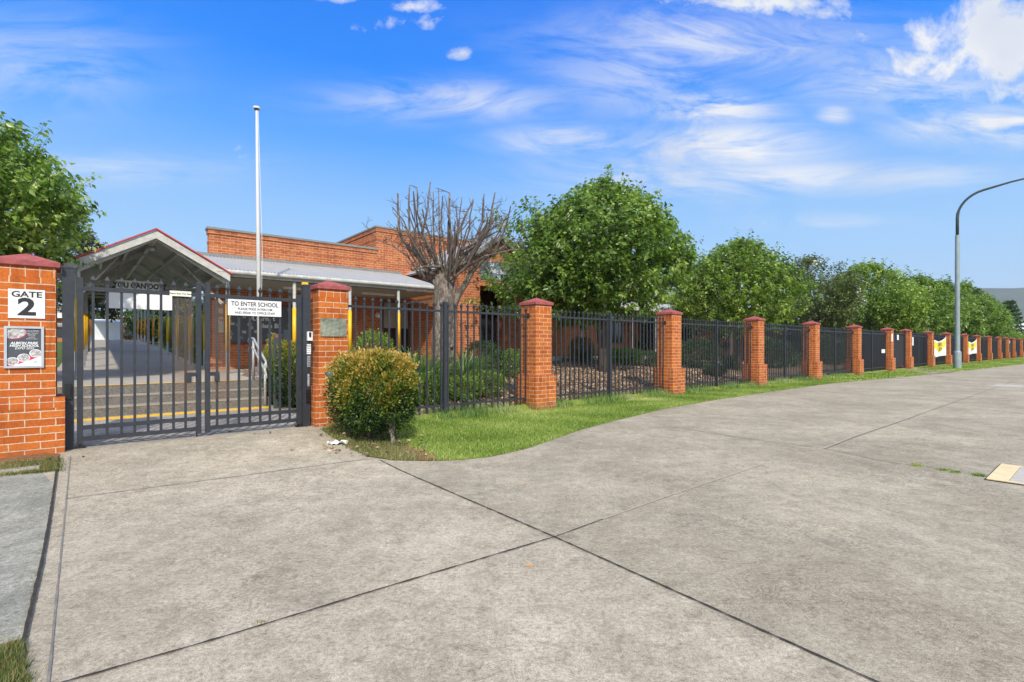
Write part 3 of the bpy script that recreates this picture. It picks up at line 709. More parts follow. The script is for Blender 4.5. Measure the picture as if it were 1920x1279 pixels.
def ell(cx, cz, rx, rz, y, mb, n=28, clip=None):
    pts = [(cx + rx * math.cos(2 * math.pi * k / n), cz + rz * math.sin(2 * math.pi * k / n)) for k in range(n)]
    pts = [(max(-iw + .001, min(iw - .001, a)), max(-ih + .001, min(ih - .001, b))) for a, b in pts]
    mb.poly([(a, y, b) for a, b in pts])
mb = MB(); mb.poly([(-iw + .05, -.0092, -ih), (iw, -.0092, -ih), (iw, -.0092, -ih + .11), (iw - .08, -.0092, -ih + .07)]); mb.build('white_corner', 'white_text', s)
mb = MB(); mb.poly([(-iw, -.0088, -ih), (-iw + .06, -.0088, -ih), (iw - .06, -.0088, -ih + .075), (iw, -.0088, -ih + .12), (iw, -.0088, -ih + .16), (iw - .1, -.0088, -ih + .10), (-iw + .05, -.0088, -ih + .03)]); mb.build('crimson_swoosh', 'crimson', s)
mb = MB(); ell(-iw + .055, ih - .045, .105, .078, -.0094, mb); mb.build('crimson_ring', 'crimson', s)
OV = [(-iw + .045, -ih + .052), (-.005, -ih + .092), (.094, -ih + .142)]
for cx, cz in OV: mb = MB(); ell(cx, cz, .053, .046, -.0096, mb); mb.build('oval_border', 'white_text', s)
mb = MB(); ell(-iw + .052, ih - .043, .10, .073, -.0100, mb); mb.build('printed_photo', 'photo', s)
for cx, cz in OV: mb = MB(); ell(cx, cz, .047, .040, -.0102, mb); mb.build('printed_photo', 'photo', s)
lettering([dict(body='ALBION PARK', size=.036, x=.0, z=.035, y=-.0104, bold=.0012, shear=.2), dict(body='HIGH SCHOOL', size=.036, x=.0, z=.005, y=-.0104, bold=.0012, shear=.2), dict(body='EXPO 2025', size=.033, x=.0, z=-.024, y=-.0104, bold=.0003, shear=.3)] +
          [dict(body=b_, size=.0125, x=.062, z=z_, y=-.0104, align='CENTER') for b_, z_ in (('Join us for our 2025 Expo', .185), ('and see what we offer', .172), ('Tuesday 11th March', .152), ('4pm to 6pm', .138), ('School hall', .124), ('All families', .104), ('welcome to attend', .091))], 'white_text', s)
mb = MB(); mb.poly([(.07, -.0105, -ih + .034), (.095, -.0105, -ih + .048), (.135, -.0105, -ih + .034), (.10, -.0105, -ih + .040)]); mb.build('emblem', 'black_text', s)

# plaque and tag on the first pillar
uA, uB = uu(598.5, -.006), uu(650, -.006); uc = (uA + uB) / 2; W2 = (uB - uA) / 2 - .012
s = thing('brass_plaque', 'dull brass commemorative plaque on the pillar right of the gate', 'plaque', F(uc + .005, -.004, zpx(614, uc)), TH)
mb = MB(); nx, nz_ = 8, 5
pw = lambda i, j: (-W2 + 2 * W2 * i / nx, -.010 - .012 * math.sin(i / nx * math.pi) * (1 - j / nz_) - .004 * math.sin(i * 1.7 + j), -.145 + .29 * j / nz_)
for i in range(nx):
    for j in range(nz_): mb.poly([pw(i, j), pw(i + 1, j), pw(i + 1, j + 1), pw(i, j + 1)])
mb.box(-W2 + .01, W2 - .01, -.008, -.001, -.135, .14); mb.build('plate', 'brass', s, smooth=False)
lettering([dict(body='x' * n_, size=.014, x=0, z=.1 - k * .02, y=-.026, bold=0) for k, n_ in ()] or [dict(body='OFFICIALLY OPENED', size=.018, x=0, z=.10, y=-.018)], 'groove', s)
s = tag(MB().box(-.03, .03, -.05, 0, -.075, .075).box(-.02, .025, -.07, -.05, -.06, .05).box(-.015, .015, -.045, -.01, .075, .10).build('tap_box', 'blue', loc=F(uu(617, 0) + .0, -.002, zpx(706, uu(617)))), 'small blue box on the pillar behind the golden bush', 'utility box')
s.rotation_euler = (0, 0, TH)

# ================================================================= banners on the far fence
for (x0, x1, y0, y1, lab) in ((1749.5, 1771.5, 633, 670, 'yellow and white school banner tied between the ninth and tenth pillars'), (1814, 1829.5, 636, 665, 'yellow and white school banner farther along, behind the lamp post')):
    uA, uB = uu(x0, .16), uu(x1, .16); L = uB - uA
    za, zb = zpx(y1, uA, .16), zpx(y0 + 4, uA, .16)
    t = thing('school_banner', lab, 'banner', F(uA, .13, 0), TH, 'yellow and white banners on the fence')
    mb = MB(); nx, nz_ = 18, 10
    def bp(i, j, dy=0):
        a = i / nx; b = j / nz_; sag = .16 * math.sin(a * math.pi)
        z = za + .12 * (1 - a) * 0 + (zb + .28 * a * a - sag - za) * b + .10 * a * (1 - b); return (a * L, -.03 - .05 * math.sin(a * 9) * (1 - b * .5) + dy, z)
    for i in range(nx):
        for j in range(nz_):
            inside = abs((i + .5) / nx - .42) < .5 * min(1, ((j + .5) / nz_ - .18) * 2.4) and (j + .5) / nz_ < .95
            mb.poly([bp(i, j), bp(i + 1, j), bp(i + 1, j + 1), bp(i, j + 1)], None, 1 if inside else 0)
            mb.poly([bp(i + 1, j, .006), bp(i, j, .006), bp(i, j + 1, .006), bp(i + 1, j + 1, .006)], None, 0)
    mb.build('fabric', ['white', 'banner_yellow'], t)
    lettering([dict(body='ENROL', size=.34, x=L * .42, z=zb - .42, y=-.10, bold=.008), dict(body='NOW', size=.34, x=L * .42, z=zb - .76, y=-.10, bold=.008)], 'black_text', t)
def notice(px, py0, py1, wd, width, lab, mat='white', nm='paper_notice', off=0):
    u_ = uu(px, wd); o = MB().box(-width / 2, width / 2, -.008, 0, zpx(py1, u_, wd), zpx(py0, u_, wd)).build(nm, mat, loc=F(u_, wd, 0)); o.rotation_euler = (0, 0, TH)
    return tag(o, lab, 'notice')
notice(1672.6, 626, 640, -.004, .26, 'white paper notice on the seventh brick pillar')
notice(1656, 655, 662, .19, .62, 'small white sign on the screened fence left of the seventh pillar')
notice(1711.5, 632, 648, .19, .3, 'torn white notice on the fence right of the small gate')

# ================================================================= street lamp
lp = unp(1795, 691.5)
t = thing('street_lamp', 'tall grey-green street lamp with a curved arm on the grass verge', 'street lamp', lp, 0)
mb = MB(); mb.lathe([(.20, -.1), (.20, 1.0), (.19, 1.04), (.15, 1.10)], 10); mb.build('base_sleeve', 'lamp', t, True)
mb = MB(); mb.lathe([(.135, 1.0), (.128, 4.0), (.113, 8.2), (.105, 8.25)], 14); mb.build('pole', 'lamp', t, True)
od = Vector((.80, -.60, 0)).normalized()
pth = [Vector((0, 0, 8.2)), Vector((0, 0, 9.3))]
for k in range(1, 9):
    a = R(78) * k / 8; pth.append(Vector((0, 0, 9.3)) + od * (1.5 * (1 - math.cos(a))) + Vector((0, 0, 1.55 * math.sin(a))))
e = pth[-1]; pth += [e + od * 1.2 + Vector((0, 0, .26)), e + od * 3.2 + Vector((0, 0, .55))]
mb = MB(); mb.tube(pth, [.085] * 3 + [.07] * 7 + [.055, .05], 10); mb.build('arm', 'lamp_dark', t, True)
e2 = pth[-1]; mb = MB(); mb.tube([e2, e2 + od * .15, e2 + od * .5, e2 + od * .85], [.05, .13, .16, .05], 10); mb.build('lamp_head', 'galv', t, True)

# ================================================================= utility pits
def quad_lid(pxs, name, lab, mats):
    P = [unp(*p) for p in pxs]; return P
c0 = unp(1849, 899.5); c1 = unp(1877.5, 871.5); dd = (c1 - c0); Lp = dd.length; dd.normalize(); pn = Vector((dd.y, -dd.x, 0))
t = thing('utility_pit', 'yellow framed concrete utility pit lid set in the pavement at the right edge', 'pit cover', c0, math.atan2(dd.y, dd.x))
mb = MB(); mb.box(-.03, Lp + .03, -.68, .012, .0045, .006); mb.build('surround_gap', 'joint', t)
mb = MB(); mb.box(0, Lp, -.16, 0, .0, .014); mb.box(0, .05, -.65, -.16, 0, .013); mb.box(Lp - .05, Lp, -.65, -.16, 0, .013); mb.build('frame', 'lidyellow', t)
mb = MB(); mb.box(.055, Lp - .055, -.65, -.165, 0, .011); mb.build('lid', 'lidgrey', t)
c0 = unp(1858, 724.5); t = thing('small_pit_lid', 'small pale pit lid in the far pavement', 'pit cover', c0, TH)
mb = MB(); mb.box(0, 1.3, -.75, 0, .0, .01); mb.build('frame', 'groovelight', t); mb = MB(); mb.box(.06, 1.24, -.69, -.06, .01, .012); mb.build('lid', 'lidgrey', t)

# ================================================================= steps, slabs
FZ = .635
def poly_prism(mb, pts, z0, z1, m=0):
    n = len(pts)
    mb.poly([(p[0], p[1], z1) for p in pts], None, m); mb.poly([(p[0], p[1], z0) for p in pts][::-1], None, m)
    for i in range(n):
        a, b = pts[i], pts[(i + 1) % n]; mb.poly([(a[0], a[1], z0), (b[0], b[1], z0), (b[0], b[1], z1), (a[0], a[1], z1)], None, m)
RE = -4.42
mb = MB()
for k, (wd, z) in enumerate(((3.5, .295), (3.8, .465))): poly_prism(mb, [F(-13, wd), F(RE, wd), F(RE, wd + .3), F(-13, wd + .3)], .0, z)
kind(mb.build('steps', 'step'), 'structure')
mb = MB(); poly_prism(mb, [F(-13, 4.1), F(RE, 4.1), F(RE, 4.4), F(-13, 4.4)], 0, FZ - .002); kind(mb.build('top_step', 'step'), 'structure')
mb = MB()
for k, (wd, z) in enumerate(((3.49, .295), (3.79, .465))): poly_prism(mb, [F(-13, wd), F(RE, wd), F(RE, wd + .29), F(-13, wd + .29)], z - .02, z + .004)
kind(mb.build('step_treads', 'tooled'), 'structure')
pb = (F(RE, 4.4) - BO).dot(E); qb = (F(RE, 4.4) - BO).dot(Q)
mb = MB(); poly_prism(mb, [F(-13, 4.4), F(RE, 4.4), Bp(pb, -.1), Bp(7.0, -.1), Bp(7.0, 3.2), Bp(-6.5, 3.2)], 0, FZ); kind(mb.build('verandah_floor', 'slab'), 'structure')
mb = MB()
prof = [(3.2, FZ), (8, FZ + .02), (24, 1.38), (45, 2.0), (60, 2.05)]
for (q0, z0), (q1, z1) in zip(prof, prof[1:]): mb.poly([Bp(-3.8, q0, z0), Bp(.3, q0, z0), Bp(.3, q1, z1), Bp(-3.8, q1, z1)])
kind(mb.build('ramp_path', 'slab'), 'structure')
mb = MB(); mb.poly([Bp(.3, 8, FZ - .05), Bp(25, 8, FZ - .1), Bp(25, 60, 1.9), Bp(.3, 60, 1.9)]); mb.poly([Bp(-40, 8, .5), Bp(-3.8, 8, .5), Bp(-3.8, 60, 1.9), Bp(-40, 60, 1.9)]); kind(mb.build('school_yard_ground', 'ground'), 'structure')
for lab, w0, w1, z in (('yellow tactile strip along the top step edge', 4.12, 4.24, FZ + .006), ('yellow tactile strip on the paving below the bottom step', 3.0, 3.3, .128)):
    t = thing('tactile_strip', lab, 'tactile strip', F(-13, w0, z), TH, 'yellow tactile strips at the steps')
    mb = MB(); Lx = 13 + RE - (.35 if z > .5 else .1); mb.box(0, Lx, 0, w1 - w0, 0, .004)
    if z < .5:
        n = int(Lx / .1)
        for k in range(n): mb.box(k * .1 + .02, k * .1 + .065, .02, w1 - w0 - .02, .004, .009)
    mb.build('tile', 'yellow', t)

# handrail, bollard, flagpole
t = thing('handrail', 'galvanised steel handrail at the right end of the steps', 'handrail', F(RE - .12, 3.4, 0), TH)
mb = MB(); mb.tube([(0, 0, .12), (0, 0, 1.02)], .028, 10); mb.build('post', 'galv', t, True)
mb = MB(); mb.tube([(0, .95, FZ), (0, .95, 1.5)], .028, 10); mb.build('post', 'galv', t, True)
for dz in (0, -.22):
    mb = MB(); mb.tube([(0, -.12, 1.02 + dz - .1), (0, -.05, 1.06 + dz), (0, .95, 1.55 + dz), (0, 1.3, 1.56 + dz), (0, 1.38, 1.48 + dz)], .024, 10); mb.build('rail', 'galv', t, True)
uq = uu(519.6, 2.9); t = thing('bollard_post', 'dark green square access post beside the steps', 'bollard', F(uq, 2.9, .12), TH)
mb = MB(); mb.box(-.06, .06, -.05, .05, 0, 1.42); mb.build('post', 'lamp_dark', t); mb = MB(); mb.box(-.04, .04, -.07, -.05, .2, .38); mb.build('socket', 'darkblack', t)
mb = MB(); mb.lathe([(.05, 1.42), (.05, 1.47), (.02, 1.49), (0, 1.49)], 12); mb.build('button', 'timber', t, True)
Yf = 12.4; base = Vector(((487.5 - 960) / 960 * Yf, Yf, FZ))
t = thing('flagpole', 'tall white tapering flagpole standing inside the gate', 'flagpole', base, 0)
top = Vector(((481.3 - 487.5) / 960 * Yf, 0, CAMZ + (HY - 205) * Yf / 960 - FZ))
mb = MB(); mb.tube([Vector((0, 0, 0)), top * .5, top], [.056, .047, .028], 12); mb.build('pole', 'polewhite', t, True)
mb = MB(); mb.lathe([(.0, top.z), (.075, top.z + .005), (.085, top.z + .03), (.07, top.z + .055), (0, top.z + .06)], 16, top.x, 0); mb.build('cap', 'white', t, True)
mb = MB(); mb.lathe([(.05, top.z - .02), (.06, top.z + .004)], 12, top.x, 0); mb.build('truck', 'darkblack', t, True)
mb = MB(); mb.tube([top * .995 + Vector((.05, -.03, 0)), Vector((.10, -.09, 3.0)), Vector((.07, -.10, .9))], .005, 5); mb.build('halyard', 'white', t)
mb = MB(); mb.box(-.14, .14, -.14, .14, 0, .02); mb.build('base_plate', 'galv', t)

# ================================================================= school building
bt = thing('school_building', 'orange brick school office with zinc verandah roof and grey sign over its entrance', 'building', BO, BTH)
WQ = 3.0
wl = MB(); wl.box(0.0, 5.66, WQ, WQ + .3, FZ - .5, 5.08, 0, skip='b'); wl.box(3.2, 5.66, WQ + .3, 9, FZ - .5, 4.2, 0, skip='b')
wl.build('office_wall', 'bwall', bt)
wl = MB(); wl.box(-.03, 5.66, WQ - .03, WQ + .33, 4.98, 5.12); wl.box(-.015, 5.66, WQ - .015, WQ + .315, 4.68, 4.76); wl.build('corbel_course', 'bwall', bt)
wl = MB(); wl.box(-.06, 5.70, WQ - .07, WQ + .37, 5.12, 5.19); wl.build('parapet_coping', 'coping', bt)
w2 = MB(); w2.box(5.66, 17, WQ - .004, 12, FZ - .5, 5.95, 0, uo=.07, skip='b'); w2.build('main_wall', 'bwall', bt)
w2 = MB(); w2.box(5.63, 17.03, WQ - .034, 12.03, 5.86, 6.0); w2.box(5.645, 17.0, WQ - .02, 12.02, 5.54, 5.62); w2.build('corbel_course', 'bwall', bt)
w2 = MB(); w2.box(5.60, 17.06, WQ - .07, 12.06, 6.0, 6.06); w2.build('parapet_coping', 'coping', bt)
w3 = MB(); w3.box(17, 42, WQ, 9, 0, 3.7, 0, skip='b'); w3.build('classroom_wall', 'bwall', bt)
# corrugated roofs
def corr(p0, p1, q0, z0, q1, z1, name, parent, mat='sheet', pitch=.10, amp=.022):
    mb = MB(); n = int((p1 - p0) / (pitch / 4)); prev = None
    for i in range(n + 1):
        p = p0 + (p1 - p0) * i / n; a = amp * math.sin(i * math.pi / 2)
        mb.v += [(p, q0, z0 + a), (p, q1, z1 + a)]
        if i: k = 2 * i; mb.f.append((k - 2, k, k + 1, k - 1)); mb.mi.append(0); mb.uv += [(0, 0)] * 4
    n0 = len(mb.v); mb.poly([(p0, q0, z0 - .03), (p0, q1, z1 - .03), (p1, q1, z1 - .03), (p1, q0, z0 - .03)])
    return mb.build(name, mat, parent)
corr(-.45, 6.7, -.12, 3.47, WQ, 4.26, 'verandah_roof', bt)
mb = MB(); mb.box(-.4, 6.7, WQ - .035, WQ - .012, 4.26, 4.36); mb.build('roof_flashing', 'coping', bt)
mb = MB(); mb.tube([(-.3, -.16, 3.40), (6.7, -.16, 3.42)], .062, 10); mb.box(-.3, 6.7, -.10, -.07, 3.28, 3.45); mb.build('gutter', 'grimywhite', bt)
mb = MB(); mb.poly([(-.3, -.06, 3.26), (-.3, WQ, 3.26), (6.7, WQ, 3.26), (6.7, -.06, 3.26)]); mb.build('verandah_ceiling', 'soffit', bt)
corr(10.9, 41, -.12, 3.3, WQ, 4.0, 'classroom_verandah_roof', bt)
mb = MB(); mb.box(10.9, 41, -.2, -.1, 3.15, 3.32); mb.build('gutter', 'grimywhite', bt)
mb = MB(); mb.box(16, 42, WQ - .02, 11, 3.7, 3.78); mb.build('classroom_roof', 'sheet', bt)
def vpost(p, q, par, zb=FZ, zt=3.40, r=.05, band=(1.22, 2.5)):
    mb = MB(); mb.lathe([(r, zb), (r, zt)], 12, p, q); o = mb.build('verandah_post', 'grimywhite', par, True)
    if band:
        mb = MB(); mb.lathe([(r + .004, band[0]), (r + .008, band[0]), (r + .008, band[1]), (r + .004, band[1])], 12, p, q); mb.build('safety_band', 'yellow', o, True)
    return o
for px in (552, 656, 747, 826): vpost(along(px, Bp(0, 0), E), 0, bt)
for px in (1090, 1187, 1230): vpost(along(px, Bp(0, .1), E), .1, bt, zt=3.3, band=None)
for px in (1298, 1371, 1420): vpost(along(px, Bp(0, .1), E), .1, bt, zt=3.3, band=None)
# glazing under the verandah
def window(p0, p1, z0, z1, q, par, nm='window', blind=.0, n=3):
    mb = MB(); q0 = q - .05
    mb.box(p0 - .05, p1 + .05, q0, q - .005, z1, z1 + .05); mb.box(p0 - .05, p1 + .05, q0, q - .005, z0 - .05, z0); mb.box(p0 - .05, p0, q0, q - .006, z0, z1); mb.box(p1, p1 + .05, q0, q - .006, z0, z1)
    for k in range(1, n): x = p0 + (p1 - p0) * k / n; mb.box(x - .02, x + .02, q0 + .004, q - .006, z0, z1)
    o = mb.build(nm, 'poster_grey', par)
    mb = MB(); mb.box(p0, p1, q - .022, q - .014, z0, z1); mb.build('pane', 'windowglass', o)
    if blind:
        mb = MB(); k = int((p1 - p0) / .12)
        for i in range(k): mb.box(p0 + i * (p1 - p0) / k + .004, p0 + (i + 1) * (p1 - p0) / k - .004, q - .032, q - .024, z1 - blind, z1)
        mb.build('blind', 'blind', o)
    return o
window(5.95, 7.0, FZ + .1, 3.1, WQ - .004, bt, 'window', 1.0, 2)
window(12.2, 14.2, 1.75, 3.1, WQ - .004, bt, 'window', .3, 3)
window(18.5, 20.5, 1.6, 3.0, WQ, bt, 'window', .3, 3); window(23, 25, 1.6, 3.0, WQ, bt, 'window', .3, 3)
mb = MB(); mb.box(.42, 2.62, WQ - .06, WQ - .008, 1.44, 2.82); ob = mb.build('notice_board', 'timber', bt)
mb = MB(); mb.box(.52, 2.52, WQ - .075, WQ - .06, 1.54, 2.74); mb.build('display', 'poster_grey', ob)
pr = random.Random(5); mb = MB(); mb2 = MB()
for k in range(60):
    x = pr.uniform(.55, 2.4); z = pr.uniform(1.57, 2.65)
    if 1.25 < x < 2.2 and 1.95 < z < 2.7: continue
    MB().box(x, x + pr.uniform(.05, .12), WQ - .082 - k * .0001, WQ - .076, z, z + pr.uniform(.05, .1)).build('pinned_photo' if k % 2 else 'pinned_card', 'photo' if k % 2 else 'signblue', ob)
lettering([dict(body='Love', size=.24, x=1.72, z=2.46, y=WQ - .088, bold=.004), dict(body='Learn  t', size=.22, x=1.60, z=2.24, y=WQ - .088, bold=.004), dict(body='ulam BE', size=.22, x=1.80, z=2.0, y=WQ - .088, bold=.004)], 'white_text', ob)
mb = MB(); mb.box(2.22, 2.46, WQ - .092, WQ - .086, 1.56, 1.95); mb.build('flyer', 'signblue', ob)
mb = MB(); mb.box(.22, .40, WQ - .012, WQ - .004, 2.44, 2.6); mb.box(.20, .41, WQ - .012, WQ - .004, 1.83, 2.32); o_ = mb.build('wall_notice', 'paper', bt)
lettering([dict(body='TH', size=.15, x=.305, z=2.17, y=WQ - .014, bold=.004)] + [dict(body='tteennts', size=.05, x=.305, z=2.1 - k * .06, y=WQ - .014) for k in range(4)], 'black_text', o_)
# downpipes, vents and fittings
mb = MB(); mb.tube([(6.55, -.16, 3.38), (6.62, .25, 3.1), (6.62, 2.9, 3.05), (6.62, 2.92, FZ)], .045, 8); mb.build('downpipe', 'grimywhite', bt, True)
for pv_ in (3.3, 4.6): mb = MB(); mb.box(pv_, pv_ + .24, WQ - .02, WQ - .005, 1.0, 1.09); mb.build('air_vent', 'coping', bt)
mb = MB(); mb.box(4.0, 4.55, WQ - .03, WQ - .006, 1.9, 2.3); mb.build('wall_sign', 'paper', bt)
for pl_ in (1.8, 4.4): mb = MB(); mb.box(pl_, pl_ + 1.2, 1.3, 1.42, 3.2, 3.26); mb.build('ceiling_light', 'bright', bt)
# portico
pf = -.6; L0, L1 = 7.085, 10.62; oL, oR = 8.03, 9.72; apx, eav, apz = 8.86, 4.28, 5.42
g1 = MB()
g1.box(L0, oL, pf, WQ - .01, FZ - .6, 2.35, 0, skip='bt'); g1.box(L0, oL, pf - .001, WQ - .01, 2.35, 2.60, 1, skip='bt'); g1.box(L0, oL, pf, WQ - .01, 2.60, 3.58, 0, skip='bt')
g1.box(oR, L1, pf, WQ - .01, FZ - .6, 3.58, 0, skip='bt'); g1.box(L0, L1, pf, WQ - .01, 3.58, eav, 0, skip='t')
g1.poly([(L0, pf, eav), (L1, pf, eav), (apx, pf, apz)], [(L0, eav), (L1, eav), (apx, apz)])
g1.build('portico_wall', ['bwall', 'brick_header'], bt)
g1 = MB(); g1.box(oL, oR, pf - .006, pf + .3, 3.58, 3.80, 0); g1.build('lintel', 'brick_header', bt)
g1 = MB()
for sgn, pe in ((-1, L0 - .25), (1, L1 + .25)):
    sl = (apz - eav) / (apx - L0); ze = apz + .10 - abs(pe - apx) * sl
    g1.poly([(pe, pf - .25, ze), (apx, pf - .25, apz + .10), (apx, WQ, apz + .10), (pe, WQ, ze)] if sgn > 0 else [(apx, pf - .25, apz + .10), (pe, pf - .25, ze), (pe, WQ, ze), (apx, WQ, apz + .10)])
    g1.poly([(pe, pf - .24, ze - .05), (apx, pf - .24, apz + .05), (apx, WQ, apz + .05), (pe, WQ, ze - .05)])
g1.build('portico_roof', 'sheet', bt)
g1 = MB()
for pe in (L0 - .25, L1 + .25):
    ze = apz + .10 - abs(pe - apx) * sl; g1.poly([(pe, pf - .26, ze - .16), (apx, pf - .26, apz - .06), (apx, pf - .26, apz + .12), (pe, pf - .26, ze + .02)])
g1.build('barge_board', 'coping', bt)
mb = MB(); mb.box(oL + .0, L1 - .55, pf - .04, pf - .008, 3.83, 4.52); sg = mb.build('school_sign', 'signblue', bt)
lettering([dict(body='lu', size=.26, x=oL + .42, z=4.34, y=pf - .045, align='LEFT'), dict(body='Public School', size=.25, x=oL + .22, z=4.08, y=pf - .045, align='LEFT', bold=.002), dict(body='N', size=.2, x=oL + .75, z=3.87, y=pf - .045, align='LEFT')], 'white_text', sg)
mb = MB(); mb.box(oL, oR, .6, .65, 1.0, 3.56); mb.build('entrance_door', 'windowglass', bt)
mb = MB(); mb.box(oL + .05, oL + .75, .56, .59, 2.7, 3.3); mb.build('entrance_panel', 'blind', bt)
mb = MB(); mb.box(L0 + .3, 11.4, pf - .8, pf - .02, .4, .985); mb.box(L0 + .3, 11.4, pf, WQ, .4, .98); mb.build('entrance_slab', 'concretegrey', bt)
for a, b, z in ((11.4, 22, .86), (22.5, 29, .46), (29.4, 40, .22)):
    mb = MB(); mb.box(a, b, -.32, -.12, -.1, z); mb.box(a, b, -.12, WQ, -.1, z - .012); mb.build('verandah_edge', 'concretegrey', bt)
mb = MB(); mb.tube([(8.65 - 1.9, -.45, 3.9), (8.65 - 1.9, -.3, 4.02)], .06, 8); mb.build('security_camera', 'white', bt)
for i_, px in enumerate((707,)):
    pc = along(px, Bp(0, WQ), E); mb = MB(); mb.tube([(pc, WQ - .25, 2.55), (pc, WQ - .05, 2.6)], [.09, .11], 10); mb.build('wall_lamp', 'white', bt)

# ================================================================= covered walkway
wt = thing('covered_walkway', 'gabled covered walkway of grey steel with red roof edge and yellow banded posts', 'walkway', BO, BTH)
Wd = 3.25; TL = 46.0; RS = .040
def rz_(q): return RS * q
apexp = -Wd / 2; ez, az = 3.30, 4.27
mb = MB()
NS = 40
def EZ(pe): return az - abs(pe - apexp) * .575
for (pe, sg_) in ((-Wd - .34, -1), (.02, 1)):
    for i in range(1):
        q0, q1 = -.18, TL
        a = [(pe, q0, EZ(pe)), (apexp, q0, az), (apexp, q1, az + rz_(q1)), (pe, q1, EZ(pe) + rz_(q1))]
        mb.poly(a); mb.poly([(p[0], p[1], p[2] - .03) for p in a][::-1])
mb.build('roof', 'soffit', wt)
mb = MB()
for pe in (-Wd - .34, .02):
    e_ = EZ(pe)
    mb.poly([(pe, -.21, e_ - .19), (apexp, -.21, az - .19), (apexp, -.21, az + .01), (pe, -.21, e_ - .0)]); mb.poly([(pe, -.17, e_ - .19), (apexp, -.17, az - .19), (apexp, -.17, az + .01), (pe, -.17, e_ - .0)])
    mb.poly([(pe, -.21, e_ - .19), (apexp, -.21, az - .19), (apexp, -.17, az - .19), (pe, -.17, e_ - .19)])
mb.build('barge_board', 'grimywhite', wt)
mb = MB()
for pe in (-Wd - .38, .06): mb.bar((pe, -.2, EZ(pe) + .03), (apexp, -.2, az + .045), .11, .032)
mb.build('red_edge_trim', 'red', wt)
mb = MB(); mb.box(apexp - .06, apexp + .06, -.15, -.1, 0, 0.01)
mb = MB(); mb.bar((apexp, -.16, az - .12), (apexp, TL, az - .12 + rz_(TL)), .09, .16); mb.build('ridge_beam', 'grimywhite', wt)
for pe in (-Wd + .02, -.02): mb = MB(); mb.bar((pe, -.1, ez - .14), (pe, TL, ez - .14 + rz_(TL)), .08, .16); mb.build('eave_beam', 'galv', wt)
for k_ in (.33, .66):
    for sg_ in (-1, 1):
        pe = apexp + sg_ * Wd / 2 * k_; z_ = az - (az - ez) * k_ - .10
        mb = MB(); mb.bar((pe, -.1, z_), (pe, TL, z_ + rz_(TL)), .06, .10); mb.build('purlin', 'galv', wt)
qs = [0, 3.75, 7.2, 11.2, 15.0, 19.2, 23.3, 27.0, 30.5, 34.2, 38.4, 42]
def floor_z(q):
    for (a, b), (c, d) in zip(prof, prof[1:]):
        if q <= c: return b + (d - b) * max(0, (q - a)) / (c - a)
    return prof[-1][1]
for q in qs:
    for p in (-Wd + .12, 0.0):
        fz = floor_z(q) if q > 3 else FZ; r_ = .052
        mb = MB(); mb.lathe([(r_, fz), (r_, ez - .1 + rz_(q))], 12, p, q); o = mb.build('post', 'galv', wt, True)
        mb = MB(); mb.lathe([(r_ + .004, fz + .62), (r_ + .008, fz + .62), (r_ + .008, fz + 1.88), (r_ + .004, fz + 1.88)], 12, p, q); mb.build('safety_band', 'yellow' if q < 20 else 'orange', o, True)
    z_ = rz_(q)
    mb = MB()
    for sg_ in (-1, 1): mb.bar((apexp + sg_ * (Wd / 2 - .05), q, ez - .16 + z_), (apexp, q, az - .14 + z_), .06, .12)
    mb.build('rafter', 'grimywhite', wt)
    if q > 0:
        mb = MB(); mb.bar((apexp - Wd / 2 + .1, q, ez - .22 + z_), (apexp + Wd / 2 - .1, q, ez - .22 + z_), .05, .07)
        for sg_ in (-1, 1): mb.bar((apexp + sg_ * Wd * .26, q, ez - .2 + z_), (apexp + sg_ * Wd * .14, q, az - .34 + z_), .05, .05)
        mb.build('truss_web', 'galv', wt)
for q, sg_ in ((0.1, 1), (0.1, -1)):
    mb = MB(); mb.bar((apexp + sg_ * (Wd / 2 - .1), q + .1, ez - .75), (apexp + sg_ * Wd * .22, q + 1.5, az - .48), .06, .06); mb.build('knee_brace', 'grimywhite', wt)
mb = MB(); mb.lathe([(0, 0), (.09, .02), (.12, .08), (.06, .14), (0, .15)], 12, apexp - .02, .9)
mb.v = [(x, y, z + az - .36) for x, y, z in mb.v]; mb.build('ceiling_lamp', 'galv', wt, True)
# hanging signs inside the walkway
QS = 2.2
pa, pb_ = along(221, Bp(0, QS), E), along(304, Bp(0, QS), E); zz = lambda py, p, q: CAMZ + (HY - py) * Bp(p, q).y / FPX
t = thing('motto_sign', 'grey sign reading YOU CAN DO IT hung inside the walkway', 'sign', Bp(pa, QS, 0), BTH)
Lx = pb_ - pa; z0, z1 = zz(541, pa, QS), zz(524.5, pa, QS)
mb = MB(); mb.box(-.05, Lx, 0, .03, z0, z1); mb.build('board', 'white', t)
lettering([dict(body='YOU CAN DO IT', size=.205, x=Lx / 2, z=z0 + .04, y=-.004, bold=.008, sx=.80)], 'black_text', t)
QS = .85
pa, pb_ = along(204, Bp(0, QS), E), along(326, Bp(0, QS), E); Lx = pb_ - pa
t = thing('blank_white_sign', 'blank white panel hung across the walkway under the motto', 'sign', Bp(pa, QS - .1, 0), BTH)
z0, z1 = zz(578, pa, QS), zz(547, pa, QS)
mb = MB(); mb.box(0, Lx, 0, .04, z0, z1); mb.build('panel', 'bright', t); mb = MB(); mb.box(-.5, Lx + 1.0, .045, .085, z1 + .02, z1 + .08); mb.build('hanging_bar', 'galv', t)
